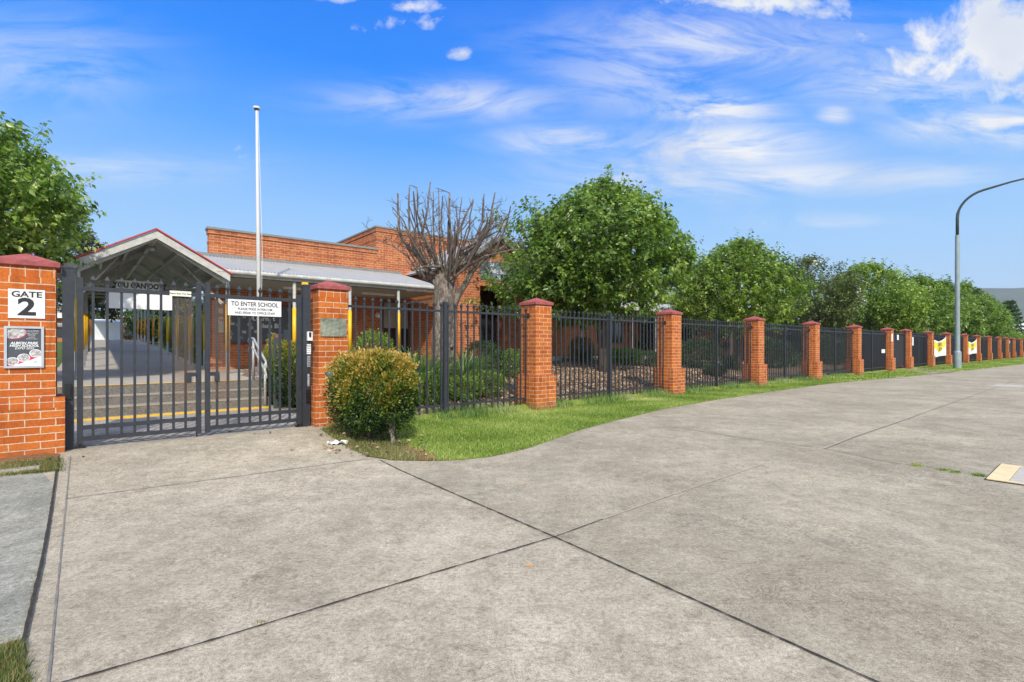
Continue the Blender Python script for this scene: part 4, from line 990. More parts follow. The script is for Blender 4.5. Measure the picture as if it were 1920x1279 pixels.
# shed
t = thing('white_shed', 'white corrugated garden shed at the far end of the walkway', 'shed', Bp(-3.9, 46.5, 1.98), BTH)
mb = MB()
for k in range(15): mb.box(k * .2, k * .2 + .16, 0, .02, 0, 1.78); mb.box(k * .2 + .16, k * .2 + .2, .01, .03, 0, 1.78)
mb.box(0, 3.0, .03, 3, 0, 1.78); mb.build('wall', 'colorbond', t)
mb = MB(); mb.poly([(-.1, -.1, 1.77), (3.1, -.1, 1.77), (3.1, 1.5, 2.05), (-.1, 1.5, 2.05)]); mb.poly([(-.1, 1.5, 2.05), (3.1, 1.5, 2.05), (3.1, 3.1, 1.77), (-.1, 3.1, 1.77)]); mb.build('roof', 'white', t)
# far classroom block beyond the yard
Y0 = 62.0
t = thing('classroom_block', 'long low classroom block with white fascia beyond the walkway', 'building', (-58, Y0, 1.5), 0)
mb = MB(); mb.box(0, 30, 0, 8, 0, 3.3); mb.build('wall', 'bwall', t)
mb = MB(); mb.box(-.6, 30.6, -.7, 8.6, 3.3, 3.85); mb.build('fascia', 'white', t)
mb = MB(); mb.box(-.3, 30.3, -.4, 8.3, 3.85, 4.1); mb.box(0, 30, -.6, -.5, 2.5, 2.7); mb.build('roof', 'sheet', t)
for k in range(6): window(2 + k * 4.6, 5 + k * 4.6, 1.0, 2.6, 0, t, 'window', .4, 3)
# ================================================================= house and hill far right
t = thing('distant_house', 'pale roofed house beyond the end of the tree row', 'house', (127, 132, 0), 0)
mb = MB(); mb.box(0, 14, 0, 9, 0, 5.2); mb.build('wall', 'concretegrey', t)
mb = MB(); mb.poly([(-.8, -.8, 5.2), (14.8, -.8, 5.2), (12, 4.5, 8.2), (2, 4.5, 8.2)]); mb.poly([(14.8, -.8, 5.2), (14.8, 9.8, 5.2), (12, 4.5, 8.2)]); mb.poly([(14.8, 9.8, 5.2), (-.8, 9.8, 5.2), (2, 4.5, 8.2), (12, 4.5, 8.2)]); mb.poly([(-.8, 9.8, 5.2), (-.8, -.8, 5.2), (2, 4.5, 8.2)]); mb.build('roof', 'tile', t)
window(3, 5, 3.0, 4.4, 0, t, 'window', 0, 2); window(9, 11, 3.0, 4.4, 0, t, 'window', 0, 2)
hb = MB(); hr = random.Random(4); nxh = 90
rows = []
for j in range(7):
    row = []
    for i in range(nxh + 1):
        x = 1100 + i * 60; env = sm(1450, 1700, x); y = 1500 + j * 160
        h = (222 + 12 * math.sin(i * .16) + 7 * math.sin(i * .83) + 4 * hr.random()) * env * [0, .35, .75, 1, .95, .5, 0][j]
        row.append(len(hb.v)); hb.v.append((x, y, h - 2))
    rows.append(row)
for j in range(6):
    for i in range(nxh): q = (rows[j][i], rows[j][i + 1], rows[j + 1][i + 1], rows[j + 1][i]); hb.f.append(q); hb.mi.append(0); hb.uv += [(0, 0)] * 4
kind(hb.build('hills', 'hill', smooth=True), 'structure')

# ================================================================= vegetation
def crown_R(zr, lo=.34):                          # relative radius at relative height
    zr = np.clip(zr, 0, 1)
    return np.where(zr < lo, np.sqrt(np.clip(1 - ((lo - zr) / lo) ** 2 * .75, 0, 1)), (1 - ((zr - lo) / (1 - lo)) ** 1.6) * .98 + .02)
def make_tree(name, label, cat, loc, R_, zb, zt, shoots, nleaf, leafL, mat, group, seed, bark='darkbark', trunk_r=.12, upright=.8, nclus=60, lo=.34, flowers=0, fill=1.0, lean=(0, 0), extra=()):
    rg = np.random.default_rng(seed); t = thing(name, label, cat, loc, 0, group)
    H = zt - zb
    zr = np.clip(rg.beta(1.5, 1.9, nclus), .02, .95); an = rg.uniform(0, 2 * np.pi, nclus); rr = crown_R(zr, lo) * R_ * rg.uniform(.55, .93, nclus)
    cl = np.stack([np.cos(an) * rr + lean[0] * zr, np.sin(an) * rr + lean[1] * zr, zb + zr * H], 1)
    if extra: cl = np.concatenate([cl[:34], np.array(extra), cl[34:]]); ne = len(extra); nclus = len(cl)
    # limbs
    mb = MB(); pr_ = random.Random(seed); fork = zb + H * .08
    mb.tube([(0, 0, -.1), (.02, .01, fork * .5), (.03, -.02, fork), (0, 0, zb + H * .5), (lean[0] * .6, lean[1] * .6, zb + H * .8)], [trunk_r * 1.25, trunk_r, trunk_r * .85, trunk_r * .4, .015], 9)
    mb.build('trunk', 'bark' if bark == 'bark' else bark, t, True)
    lb = MB()
    for c in cl[:min(nclus, 34 + len(extra))]:
        c = Vector(c); s0 = Vector((0, 0, fork + (c.z - zb) * .35 * pr_.random())); mid = s0.lerp(c, .5) + Vector((0, 0, .15 * R_ * .3))
        lb.tube([s0, mid, c], [trunk_r * .33, trunk_r * .2, .012], 5, caps=False)
    lb.build('limbs', bark, t, True)
    # shoots around the clusters
    ci = rg.integers(0, nclus, shoots); spread = R_ * .19
    sp_ = cl[ci] + rg.normal(size=(shoots, 3)) * spread * np.array([1, 1, .85])
    cen = np.array([0, 0, zb + H * .32]); out = unit((sp_ - cen) * np.array([1, 1, .8]))
    sd_ = unit(out * .8 + np.array([0, 0, upright]) * rg.uniform(.3, 1.3, (shoots, 1)) + rg.normal(size=(shoots, 3)) * .28)
    # keep the origins inside the crown envelope
    z_ = np.clip((sp_[:, 2] - zb) / H, 0, 1); rmax = crown_R(z_, lo) * R_; r_ = np.hypot(sp_[:, 0] - lean[0] * z_, sp_[:, 1] - lean[1] * z_)
    k = np.minimum(1, rmax * .93 / np.maximum(r_, 1e-6)); k = np.where((ci >= 34) & (ci < 34 + len(extra)), 1.0, k); sp_[:, 0] *= k; sp_[:, 1] *= k; sp_[:, 2] = np.clip(sp_[:, 2], zb - .02 * H, zb + H * .93)
    ln = R_ * rg.uniform(.12, .24, shoots) * (1 + .8 * (rg.random(shoots) > .92))
    tt = (np.arange(nleaf)[None, :] + rg.uniform(0, 1, (shoots, nleaf))) / nleaf
    pos = sp_[:, None, :] + sd_[:, None, :] * (tt * ln[:, None])[:, :, None]
    rad = rg.normal(size=(shoots, nleaf, 3)); rad -= (rad * sd_[:, None, :]).sum(-1, keepdims=True) * sd_[:, None, :]; rad = unit(rad)
    ld = rad * .85 + sd_[:, None, :] * .45 + np.array([0, 0, -.55]) + rg.normal(size=rad.shape) * .15
    pos = pos + rad * leafL * .15; n = shoots * nleaf
    tint = np.clip(rg.normal(.45, .17, n) + np.repeat(rg.normal(0, .13, shoots) + rg.normal(0, .15, nclus)[ci], nleaf), 0, 1)
    L = leafL * rg.uniform(.5, 1.35, n)
    me = leaves_mesh('crown', pos.reshape(-1, 3), ld.reshape(-1, 3), L, L * .56, tint, mat); link('crown', me, t)
    tw = MB(); 
    for k_ in range(shoots): a = Vector(sp_[k_]); tw.tube([a, a + Vector(sd_[k_]) * float(ln[k_]) * .95], [.006, .002], 3, caps=False)
    tw.build('twigs', bark, t)
    if flowers:
        ii = rg.integers(0, shoots, flowers); fp = (sp_ + sd_ * ln[:, None])[ii]; fp = np.repeat(fp, 14, 0) + rg.normal(size=(flowers * 14, 3)) * .09
        link('blossom', leaves_mesh('blossom', fp, rg.normal(size=fp.shape), .09, .08, rg.random(len(fp)), 'petal'), t)
    return t
GT = 'street trees behind the school fence'
def tloc(px, wd): u_ = uu(px, wd); p = F(u_, wd); return u_, p
def place_tree(px, wd, width_px, top, bot, *a, **k):
    u_, p = tloc(px, wd); zt = CAMZ + (HY - top) * p.y / FPX; zb = CAMZ + (HY - bot) * p.y / FPX
    gz_ = garden_h(u_, wd) if u_ > -4 and u_ < 60 else .05
    return (p.x, p.y, gz_), width_px * p.y / FPX / 2, zb - gz_, zt - gz_
loc, r_, zb, zt = place_tree(1130, 3.6, 335, 345, 594)
make_tree('ornamental_pear_tree', 'largest leafy pear tree, behind the second and third pillars', 'tree', loc, r_ * .93, zb, zt - .2, 2900, 20, .152, 'leaf', GT, 1, extra=[tuple(((a_ - 960) / 960 * d_ - loc[0], d_ - loc[1], CAMZ + (HY - b_) * d_ / 960 - loc[2])) for a_, b_, d_ in ((1000, 500, 17.2), (985, 528, 16.8), (972, 556, 16.5), (995, 562, 16.3), (1010, 470, 17.4), (1000, 440, 17.6), (1015, 540, 16.4))], upright=1.1, trunk_r=.16, nclus=85, lo=.42)
loc, r_, zb, zt = place_tree(1385, 3.8, 245, 462, 615)
make_tree('ornamental_pear_tree', 'light green pear tree behind the fourth pillar', 'tree', loc, r_ * .95, zb, zt, 2200, 19, .145, 'leaf2', GT, 2, upright=.9, trunk_r=.13)
loc, r_, zb, zt = place_tree(1520, 5.0, 120, 487, 620)
make_tree('crepe_myrtle_tree', 'sparse crepe myrtle with white blossom behind the fifth pillar', 'tree', loc, r_ * 1.35, zb, zt, 1500, 15, .15, 'myrtle', GT, 3, upright=1.3, trunk_r=.08, flowers=26, lo=.55)
loc, r_, zb, zt = place_tree(1628, 4.2, 172, 500, 622)
t4 = make_tree('ornamental_pear_tree', 'broad pear tree behind the sixth and seventh pillars', 'tree', loc, r_ * 1.02, zb, zt, 2000, 17, .17, 'leaf2', GT, 4, upright=.8, trunk_r=.14)
far_list = [(1722, 518, 'pear tree left of the lamp post, above the small pedestrian gate', 1.12), (1767, 528, 'pear tree just left of the lamp post', 1.15), (1808, 532, 'dark pear tree just right of the lamp post', 1.2), (1840, 552, 'second pear tree right of the lamp post', 1.0), (1862, 563, 'farthest pear tree at the end of the row', .8)]
t5 = make_tree('ornamental_pear_tree', far_list[0][2], 'tree', (0, 0, 0), 3.0, 1.6, 7.3, 1700, 15, .20, 'leaf', GT, 5, upright=.75, trunk_r=.14)
for i, (px, top, lab, s_) in enumerate(far_list):
    c = t5 if i == 0 else tree_copy(t5); u_, p = tloc(px, 4.0); zt = CAMZ + (HY - top) * p.y / FPX
    c.location = (p.x, p.y, 0); c.scale = (s_, s_, zt / 7.5); c.rotation_euler = (0, 0, i * 1.9); c['label'] = lab
# left trees
make_tree('ornamental_pear_tree', 'leafy tree behind the left brick pillar', 'tree', (-10.75, 9.1, .12), 2.35, 2.45, 6.15, 3000, 20, .115, 'leaf', GT, 8, upright=.9, trunk_r=.13, lo=.36)
make_tree('gum_tree', 'small grey-green tree between the left tree and the walkway roof', 'tree', (-21.6, 26, .5), 1.7, 2.3, 6.6, 600, 13, .15, 'olive', None, 9, upright=.6, trunk_r=.1)
make_tree('background_tree', 'olive tree behind the shed at the end of the walkway', 'tree', (-36.5, 56, 1.5), 4.0, .8, 5.6, 700, 14, .35, 'leafdark', None, 10, upright=.5, trunk_r=.2)
bgk = make_tree('background_tree', 'dark tree behind the classrooms, seen between pillars five and six', 'tree', F(26, 14, 0), 4.2, .5, 4.6, 800, 14, .34, 'leafdark', 'dark trees behind the fence trees', 12, upright=.4, trunk_r=.2)
for i, (u_, w_, s_, lab) in enumerate(((34, 15, 1.0, 'dark tree behind the fence near the sixth pillar'), (43, 14, 1.05, 'dark tree behind the small pedestrian gate'), (54, 14, 1.1, 'dark tree behind the first banner'), (66, 14, 1.15, 'dark tree behind the lamp post'), (80, 15, 1.2, 'dark tree behind the twelfth pillar'), (20, 13, .95, 'dark tree behind the fourth pillar'))):
    c = tree_copy(bgk); c.location = F(u_, w_, 0); c.scale = (s_, s_, s_); c.rotation_euler = (0, 0, i * 1.3); c['label'] = lab
# layered pine at far right
t = thing('layered_pine', 'tiered dark pine at the far right beyond the tree row', 'tree', (103, 106, 0), 0)
mb = MB(); mb.tube([(0, 0, 0), (0, 0, 9), (.1, 0, 11)], [.25, .15, .03], 8); mb.build('trunk', 'darkbark', t, True)
rg = np.random.default_rng(31); P_ = []
for k in range(9):
    z = 3.5 + k * .85; rr = 3.0 * (1 - k / 11); n = 420
    a = rg.uniform(0, 2 * np.pi, n); br = np.round(a / (2 * np.pi) * 7) * 2 * np.pi / 7 + rg.normal(0, .12, n); q = rr * np.sqrt(rg.random(n)); P_.append(np.stack([np.cos(br) * q, np.sin(br) * q, z + q * .12 + rg.normal(0, .10, n)], 1))
P_ = np.concatenate(P_); link('crown', leaves_mesh('crown', P_, rg.normal(size=P_.shape) + np.array([0, 0, .5]), .5, .22, rg.random(len(P_)), 'leafdark'), t)
bt2 = make_tree('background_tree', 'pale green bushy tree below the distant house', 'tree', (93, 97, 0), 4.4, .3, 4.3, 500, 12, .45, 'leaf2', None, 14, upright=.4)

# ---- bare pruned tree
Yt = 13.0
def tp(px, py, dy=0): Y = Yt + dy; return Vector(((px - 960) / 960 * Y, Y, CAMZ + (HY - py) * Y / 960))
tb = tp(833, 722); tb.z = .35
t = thing('bare_tree', 'leafless hard-pruned tree with thick grey trunk behind the fence', 'tree', tb, 0)
def rel(p): return p - tb
rb = random.Random(21)
mb = MB()
trunk = [tp(833, 745), tp(833, 716), tp(829, 690), tp(828, 650), tp(830, 610), tp(833, 575), tp(832, 545), tp(828, 515)]
mb.tube([rel(p) for p in trunk], [.37, .30, .25, .245, .25, .27, .25, .16], 14)
mb.tube([rel(p) for p in (tp(842, 715, .1), tp(846, 660, .1), tp(848, 600, .1), tp(849, 560, .1), tp(846, 520, .1))], [.15, .12, .12, .11, .08], 10)
for k in range(14):                              # knots and root flare
    a = rb.uniform(0, 6.28); z = rb.uniform(.1, 2.6); r0 = .25; c = rel(tp(830, 690)); c = Vector((c.x, c.y, 0)) + Vector((math.cos(a) * r0, math.sin(a) * r0, z))
    mb.tube([c - Vector((math.cos(a), math.sin(a), 0)) * .06, c + Vector((math.cos(a), math.sin(a), .3)) * .04], [.07, .035], 7)
for k in range(6):
    a = k * 1.05 + .3; c = rel(tp(833, 716)); mb.tube([Vector((c.x, c.y, .35)), Vector((c.x + math.cos(a) * .3, c.y + math.sin(a) * .3, .1)), Vector((c.x + math.cos(a) * .55, c.y + math.sin(a) * .55, -.1))], [.16, .12, .06], 8)
mb.build('trunk', 'bark', t, True)
limbs = [([(838, 600), (862, 548), (888, 505), (905, 487), (925, 478), (945, 462)], .10, -.2), ([(835, 560), (812, 525), (800, 500), (775, 470), (756, 452), (748, 432), (746, 363)], .085, .2), ([(830, 530), (800, 505), (780, 478), (768, 440), (768, 350)], .06, -.3),
         ([(832, 535), (822, 500), (806, 470), (790, 440), (800, 400), (807, 342)], .065, .4), ([(834, 530), (840, 500), (848, 478), (842, 440), (843, 362)], .075, -.4), ([(836, 525), (850, 480), (856, 445), (870, 410), (888, 372)], .06, .3),
         ([(838, 520), (870, 478), (898, 452), (918, 430), (922, 395), (928, 361)], .06, .1), ([(832, 520), (826, 480), (824, 430), (822, 352)], .045, .6), ([(836, 520), (864, 470), (900, 450), (936, 432), (952, 402)], .05, -.5),
         ([(830, 540), (790, 520), (765, 480), (735, 460), (706, 450)], .04, .5), ([(833, 530), (812, 480), (795, 440), (783, 400), (782, 352)], .05, -.6), ([(838, 540), (862, 500), (880, 468), (905, 420), (906, 372)], .05, .7),
         ([(834, 520), (845, 470), (858, 430), (866, 370)], .04, .2), ([(830, 525), (815, 470), (812, 420), (812, 360)], .035, -.2), ([(836, 525), (826, 500), (795, 500), (772, 508)], .045, -.5), ([(840, 530), (875, 500), (910, 480), (955, 470), (985, 468)], .035, -.6)]
lm = MB(); tw = MB(); ZLIM = rel(tp(840, 368)).z
def twig(a, d, L, r, depth=0):
    p = a.copy(); pts = [p]; dd_ = d.normalized()
    for k in range(4):
        if p.z > ZLIM: break
        dd_ = (dd_ + Vector((rb.gauss(0, .2), rb.gauss(0, .2), rb.gauss(.06, .16)))).normalized(); p = p + dd_ * L / 4; pts.append(p)
        if depth < 2 and rb.random() < .62: twig(p, dd_ + Vector((rb.gauss(0, .8), rb.gauss(0, .8), rb.gauss(.2, .5))), L * .55, r * .6, depth + 1)
    if len(pts) > 2: tw.tube(pts, [r, r * .85, r * .7, r * .5, r * .3][:len(pts)], 4, caps=False)
for path, r0, dy in limbs:
    n = len(path); P3 = [rel(tp(x, y, dy * i / (n - 1) * 1.6 + rb.gauss(0, .05))) for i, (x, y) in enumerate(path)]
    rr = [r0 * (1 - .72 * i / (n - 1)) for i in range(n)]
    dense = []; dr_ = []
    for i in range(n - 1):
        for k in range(3):
            f_ = k / 3; dense.append(P3[i].lerp(P3[i + 1], f_) + Vector((rb.gauss(0, .008), rb.gauss(0, .008), 0))); dr_.append(rr[i] + (rr[i + 1] - rr[i]) * f_)
    dense.append(P3[-1]); dr_.append(rr[-1]); lm.tube(dense, dr_, 8)
    for i in range(3, len(dense)):
        for _ in range(2):
            if rb.random() < .8:
                twig(dense[i], Vector((rb.gauss(0, 1), rb.gauss(0, .9), rb.uniform(.1, 1.4))), rb.uniform(.2, .55), rb.uniform(.006, .012))
for k in range(36):                              # upright cut shoots
    x0 = rb.uniform(765, 935); y0 = rb.uniform(425, 480); dy = rb.uniform(-.8, .8); x1 = x0 + (x0 - 840) * .22 + rb.gauss(0, 9); y1 = rb.uniform(352, 425) + abs(x0 - 840) * .12
    a, m_, b = rel(tp(x0, y0, dy)), rel(tp((x0 + x1) / 2 + rb.gauss(0, 4), (y0 + y1) / 2, dy)), rel(tp(x1, y1, dy * 1.2)); r0 = rb.uniform(.010, .026); tw.tube([rel(tp(840 + (x0 - 840) * .6, y0 + 50, dy * .6)), a, m_, b], [r0 * 1.3, r0, r0 * .9, r0 * .65], 6)
for k in range(18):
    x0 = rb.uniform(780, 915); y0 = rb.uniform(440, 520); s_ = 1 if x0 > 838 else -1; twig(rel(tp(x0, y0, rb.uniform(-.6, .6))), Vector((s_ * rb.uniform(.3, 1), rb.gauss(0, .5), rb.uniform(-.3, .5))), rb.uniform(.6, 1.1), .010)
lm.build('limbs', 'bark', t, True); tw.build('twigs', 'darkbark', t, False)

# ---- leafy shrubs
def shrub(name, label, loc, rx, ry, h, z0, n, leafL, mat, seed, stems=((0, 0),), flat=.0, tintf=None, group=None, cat='shrub', stemr=.02, rz=0, power=2.6):
    rg = np.random.default_rng(seed); t = thing(name, label, cat, loc, rz, group)
    d = unit(rg.normal(size=(n, 3)) + np.array([0, 0, .15])); k = (np.abs(d) ** power).sum(-1) ** (-1 / power)          # superellipsoid
    lump = 1 + .035 * np.sin(d[:, 0] * 21 + d[:, 2] * 17) + .03 * np.sin(d[:, 1] * 25 + d[:, 2] * 9) + .05 * np.sin(d[:, 0] * 9 + seed) * np.sin(d[:, 2] * 8) + .04 * np.sin(d[:, 1] * 13)
    r = (1 - .34 * rg.random(n) ** 1.7) * lump * (1 + .06 * rg.normal(size=n) * (rg.random(n) > .5))
    pos = d * (k * r)[:, None] * np.array([rx, ry, h / 2]) + np.array([0, 0, z0 + h / 2])
    ld = d * .7 + np.array([0, 0, .55]) + rg.normal(size=(n, 3)) * .55
    if tintf is None: tint = np.clip(rg.normal(.45, .22, n), 0, 1)
    else: tint = tintf(pos, d, rg, n)
    L = leafL * rg.uniform(.7, 1.25, n); link('foliage', leaves_mesh('foliage', pos, ld, L, L * .45, tint, mat), t)
    for (sx, sy) in stems:
        mb = MB(); mb.tube([(sx, sy, -.06), (sx * .95, sy * .95, z0 * .6), (sx * .8, sy * .8, z0 + h * .25)], [stemr * 1.3, stemr, stemr * .7], 8)
        for q in range(3): mb.tube([(sx * .95, sy * .95, z0 * .5), (sx * .8 + .25 * rx * math.cos(q * 2.1 + 1), sy * .8 + .25 * ry * math.sin(q * 2.1 + 1), z0 + h * .3)], [stemr * .8, stemr * .4], 6)
        mb.build('stem', 'bark', t, True)
    # branches holding the leaves
    mb = MB(); ii = rg.integers(0, n, 160)
    for i in ii: mb.tube([(pos[i][0] * .2, pos[i][1] * .2, z0 + h * .3), tuple(pos[i] * .97)], [.006, .002], 3, caps=False)
    mb.build('branches', 'darkbark', t); return t
b0, b1 = unp(738, 836), unp(661, 812); bd = (b1 - b0); bl = bd.length; bc = (b0 + b1) / 2
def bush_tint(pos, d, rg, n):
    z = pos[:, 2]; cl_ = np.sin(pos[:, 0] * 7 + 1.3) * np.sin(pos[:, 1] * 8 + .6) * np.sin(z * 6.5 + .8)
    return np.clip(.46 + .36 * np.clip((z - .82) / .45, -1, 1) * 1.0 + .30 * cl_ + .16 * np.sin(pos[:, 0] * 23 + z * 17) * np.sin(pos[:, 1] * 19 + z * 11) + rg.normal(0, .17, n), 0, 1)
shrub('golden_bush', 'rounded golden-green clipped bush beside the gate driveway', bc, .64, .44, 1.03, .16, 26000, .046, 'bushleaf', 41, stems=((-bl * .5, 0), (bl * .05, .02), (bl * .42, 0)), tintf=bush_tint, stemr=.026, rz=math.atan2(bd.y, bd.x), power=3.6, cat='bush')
def F3(px, wd, z=None): u_ = uu(px, wd); p = F(u_, wd); p.z = garden_h(u_, wd) if z is None else z; return p
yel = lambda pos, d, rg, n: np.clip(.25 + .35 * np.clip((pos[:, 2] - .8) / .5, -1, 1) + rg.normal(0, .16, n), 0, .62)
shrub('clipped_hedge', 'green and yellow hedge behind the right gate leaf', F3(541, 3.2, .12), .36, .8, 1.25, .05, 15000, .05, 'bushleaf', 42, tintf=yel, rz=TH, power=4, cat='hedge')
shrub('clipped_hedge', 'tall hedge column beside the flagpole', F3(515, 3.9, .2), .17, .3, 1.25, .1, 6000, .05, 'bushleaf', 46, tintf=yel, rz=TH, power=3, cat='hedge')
shrub('hedge', 'dark hedge left of the walkway behind the gate post', Vector((-11.4, 11.6, .1)), .5, 1.6, 1.7, .1, 9000, .07, 'leafdark', 43, rz=BTH, power=5, cat='hedge')
for i, (q, lab) in enumerate(((9, 'nearest dark hedge along the right side of the walkway'), (17, 'middle dark hedge along the right side of the walkway'), (26, 'farthest dark hedge along the right side of the walkway'))):
    shrub('hedge', lab, Bp(1.5, q, floor_z(q) - .1), .8, 3.2, 1.9, 0, 9000, .10, 'leafdark', 50 + i, rz=BTH, power=5, cat='hedge')
shrub('hedge', 'dark hedge behind the white shed', Bp(0.2, 51, 1.9), 4.5, 1.0, 3.0, 0, 9000, .2, 'leafdark', 58, rz=BTH, power=4, cat='hedge')
def strappy(name, label, loc, n, L, spread, seed, mat='strap', width=.028, group=None, cat='plant'):
    rg = np.random.default_rng(seed); t = thing(name, label, cat, loc, 0, group); a = rg.uniform(0, 2 * np.pi, n); el = rg.uniform(.25, 1.35, n); Ls = L * rg.uniform(.55, 1.1, n)
    hd = np.stack([np.cos(a), np.sin(a), 0 * a], 1); b0 = hd * (spread * rg.random(n))[:, None] * .35; side = np.stack([-np.sin(a), np.cos(a), 0 * a], 1) * (width / 2)
    V = []; K = 5
    for k in range(K):
        s_ = k / (K - 1); p = b0 + hd * (np.cos(el) * Ls * s_ + .25 * Ls * s_ ** 2.4)[:, None]; p[:, 2] += np.sin(el) * Ls * s_ - .42 * Ls * s_ ** 2.4
        wk = [1, 1.05, .9, .6, .06][k]; V += [p - side * wk, p + side * wk]
    V = np.stack(V, 1); v = V.reshape(-1, 3); base = np.arange(n)[:, None] * (2 * K); fs = []
    for k in range(K - 1): fs += [base + np.array([2 * k, 2 * k + 1, 2 * k + 3]), base + np.array([2 * k, 2 * k + 3, 2 * k + 2])]
    f = np.concatenate(fs, 0); tint = np.clip(rg.normal(.5, .22, n), 0, 1)
    link('leaves', tri_mesh('leaves', v, f, np.repeat(tint, 2 * K), mat), t); 
    mb = MB(); mb.lathe([(.06, -.05), (.05, .08), (.0, .1)], 8); mb.build('crown_base', 'bark', t); return t
for i, (px, wd, L, lab) in enumerate(((690, 3.2, 1.45, 'strappy plant nearest the plaque pillar behind the bush'), (738, 2.6, 1.45, 'tall strappy plant behind the golden bush'), (772, 3.4, 1.45, 'strappy plant left of the bare tree'), (800, 2.2, 1.45, 'strappy plant against the fence post left of the bare tree'),
                                      (868, 3.0, 1.45, 'strappy plant right of the bare tree trunk'), (888, 4.2, .9, 'small strappy plant in front of the brick entrance'), (1368, 4.6, 1.5, 'upright strappy plant between the third and fourth pillars'), (1240, 6.2, 1.1, 'strappy plant by the verandah edge near the third pillar'), (1480, 5, 1.5, 'strappy plant between the fourth and fifth pillars'), (1095, 6.0, 1.2, 'strappy plant in front of the classroom window'))):
    strappy('strappy_plant', lab, F3(px, wd), 420 if L > 1 else 220, L * 1.15, .45, 60 + i, group='strappy garden plants')
for i, (px, wd, r_, h_, lab, mt) in enumerate(((905, 1.5, .5, .55, 'low leafy groundcover shrub right of the bare tree', 'leaf2'), (868, 1.3, .45, .5, 'low bright green shrub in front of the bare tree', 'leaf2'), (800, 1.2, .4, .6, 'low shrub against the fence beside the golden bush', 'leaf'), (938, 3.6, .4, .7, 'small shrub in front of the entrance slab', 'leafdark'), (905, 4.4, .55, .9, 'dark shrub at the left entrance pier', 'leafdark'),
                                              (700, 4.6, .5, 1.1, 'green shrub by the yellow banded verandah post', 'leaf2'), (1090, 5.2, .45, 1.0, 'flowering shrub before the classroom window', 'olive'), (1165, 5.2, .8, .6, 'low shrub along the verandah edge', 'leaf'), (1215, 4.8, .6, .6, 'low shrub left of the third pillar', 'leafdark'), (1310, 4.6, .9, 1.3, 'dark shrub right of the third pillar', 'leafdark'),
                                              (1340, 2.0, .4, .4, 'small clump low behind the fence past the third pillar', 'leafdark'), (960, 3.2, .3, .8, 'thin shrub behind the fence left of the second pillar', 'leaf'), (1450, 4.8, 1.0, 1.6, 'dark shrub right of the fourth pillar', 'leafdark'), (1560, 5, 1.4, 1.7, 'dark shrub between the fifth and sixth pillars', 'leafdark'), (1500, 7, 1.6, 2.2, 'tall dark shrub behind the fourth fence panel', 'leafdark'), (1590, 7, 1.6, 2.3, 'tall dark shrub behind the fifth fence panel', 'leafdark'), (1640, 5, 1.6, 1.9, 'dark shrub behind the sixth fence panel', 'leafdark'))):
    shrub('garden_shrub', lab, F3(px, wd), r_, r_, h_, .02, int(2600 * max(1, r_ * 1.6)), .06 if r_ < .7 else .11, mt, 80 + i, group='shrubs in the garden bed', stemr=.015)
# small timber box by the trunk
o = MB().box(-.12, .12, -.1, .1, -.1, .42).box(-.13, .13, -.11, .11, .42, .45).build('garden_box', 'lamp', loc=F3(829, 2.2)); o.rotation_euler = (0, 0, TH); tag(o, 'grey service box at the foot of the bare tree', 'box')

# ---- grass blades
def blades(name, pts, h, wd, mat, seed, lean=.5, hl=None):
    rg = np.random.default_rng(seed); n = len(pts); a = rg.uniform(0, 2 * np.pi, n); hh = h * rg.uniform(.5, 1.25, n) if np.ndim(h) == 0 else h * rg.uniform(.5, 1.25, n)
    s_ = np.stack([np.cos(a), np.sin(a), 0 * a], 1) * (np.broadcast_to(wd, (n,)) / 2)[:, None]; b = rg.uniform(0, 2 * np.pi, n); ll = lean * rg.random(n)
    tip = pts + np.stack([np.cos(b) * ll * hh, np.sin(b) * ll * hh, hh], 1); v = np.stack([pts - s_, pts + s_, tip], 1).reshape(-1, 3)
    clump = .5 + .22 * np.sin(pts[:, 0] * 2.1 + 1.7 * np.sin(pts[:, 1] * 1.3)) * np.sin(pts[:, 1] * 2.7)
    dryp = np.clip(np.sin(pts[:, 0] * .9 + 2 * np.sin(pts[:, 1] * .7 + 1)) * np.sin(pts[:, 1] * 1.9 + pts[:, 0] * .5) * 1.6 - .55, 0, 1)
    tint = np.clip(clump + .45 * dryp + rg.normal(0, .28, n), 0, 1)
    o = link(name, tri_mesh(name, v, np.arange(3 * n).reshape(-1, 3), np.repeat(tint, 3), mat)); return kind(o, 'stuff')
def scatter(n, u0, u1, w0, w1, test, seed, off=.004):
    rg = np.random.default_rng(seed); out = []
    for a, b in zip(rg.uniform(u0, u1, n), rg.uniform(w0, w1, n)):
        if test(a, b): p = F(a + rg.normal(0, .022), b + rg.normal(0, .022)); out.append((p.x, p.y, gh(p.x, p.y) + off))
    return np.array(out)
def in_poly(pts):
    def f(u, wd):
        c = False; j = len(pts) - 1
        for i in range(len(pts)):
            (xi, yi), (xj, yj) = pts[i], pts[j]
            if (yi > wd) != (yj > wd) and u < (xj - xi) * (wd - yi) / (yj - yi) + xi: c = not c
            j = i
        return c
    return f
ie = in_poly(EP)
near = scatter(150000, -5.2, 4.5, -4.4, .2, lambda a, b: inside_lawn(a, b) and not ie(a, b), 1)
blades('lawn_grass', near, .038, .009, 'grass', 2, .9)
midg = scatter(60000, 4.5, 16, -2.3, .2, inside_lawn, 3); blades('lawn_grass', midg, .045, .013, 'grass', 4, .8)
farg = scatter(60000, 16, 70, -4.6, .2, inside_lawn, 5); blades('lawn_grass', farg, .06, .035, 'grass', 6, .8)
dry = scatter(60000, -5.2, -1.5, -4.4, .2, lambda a, b: ie(a, b), 7); blades('verge_grass', dry, .05, .008, 'drygrass', 8, 1.0)
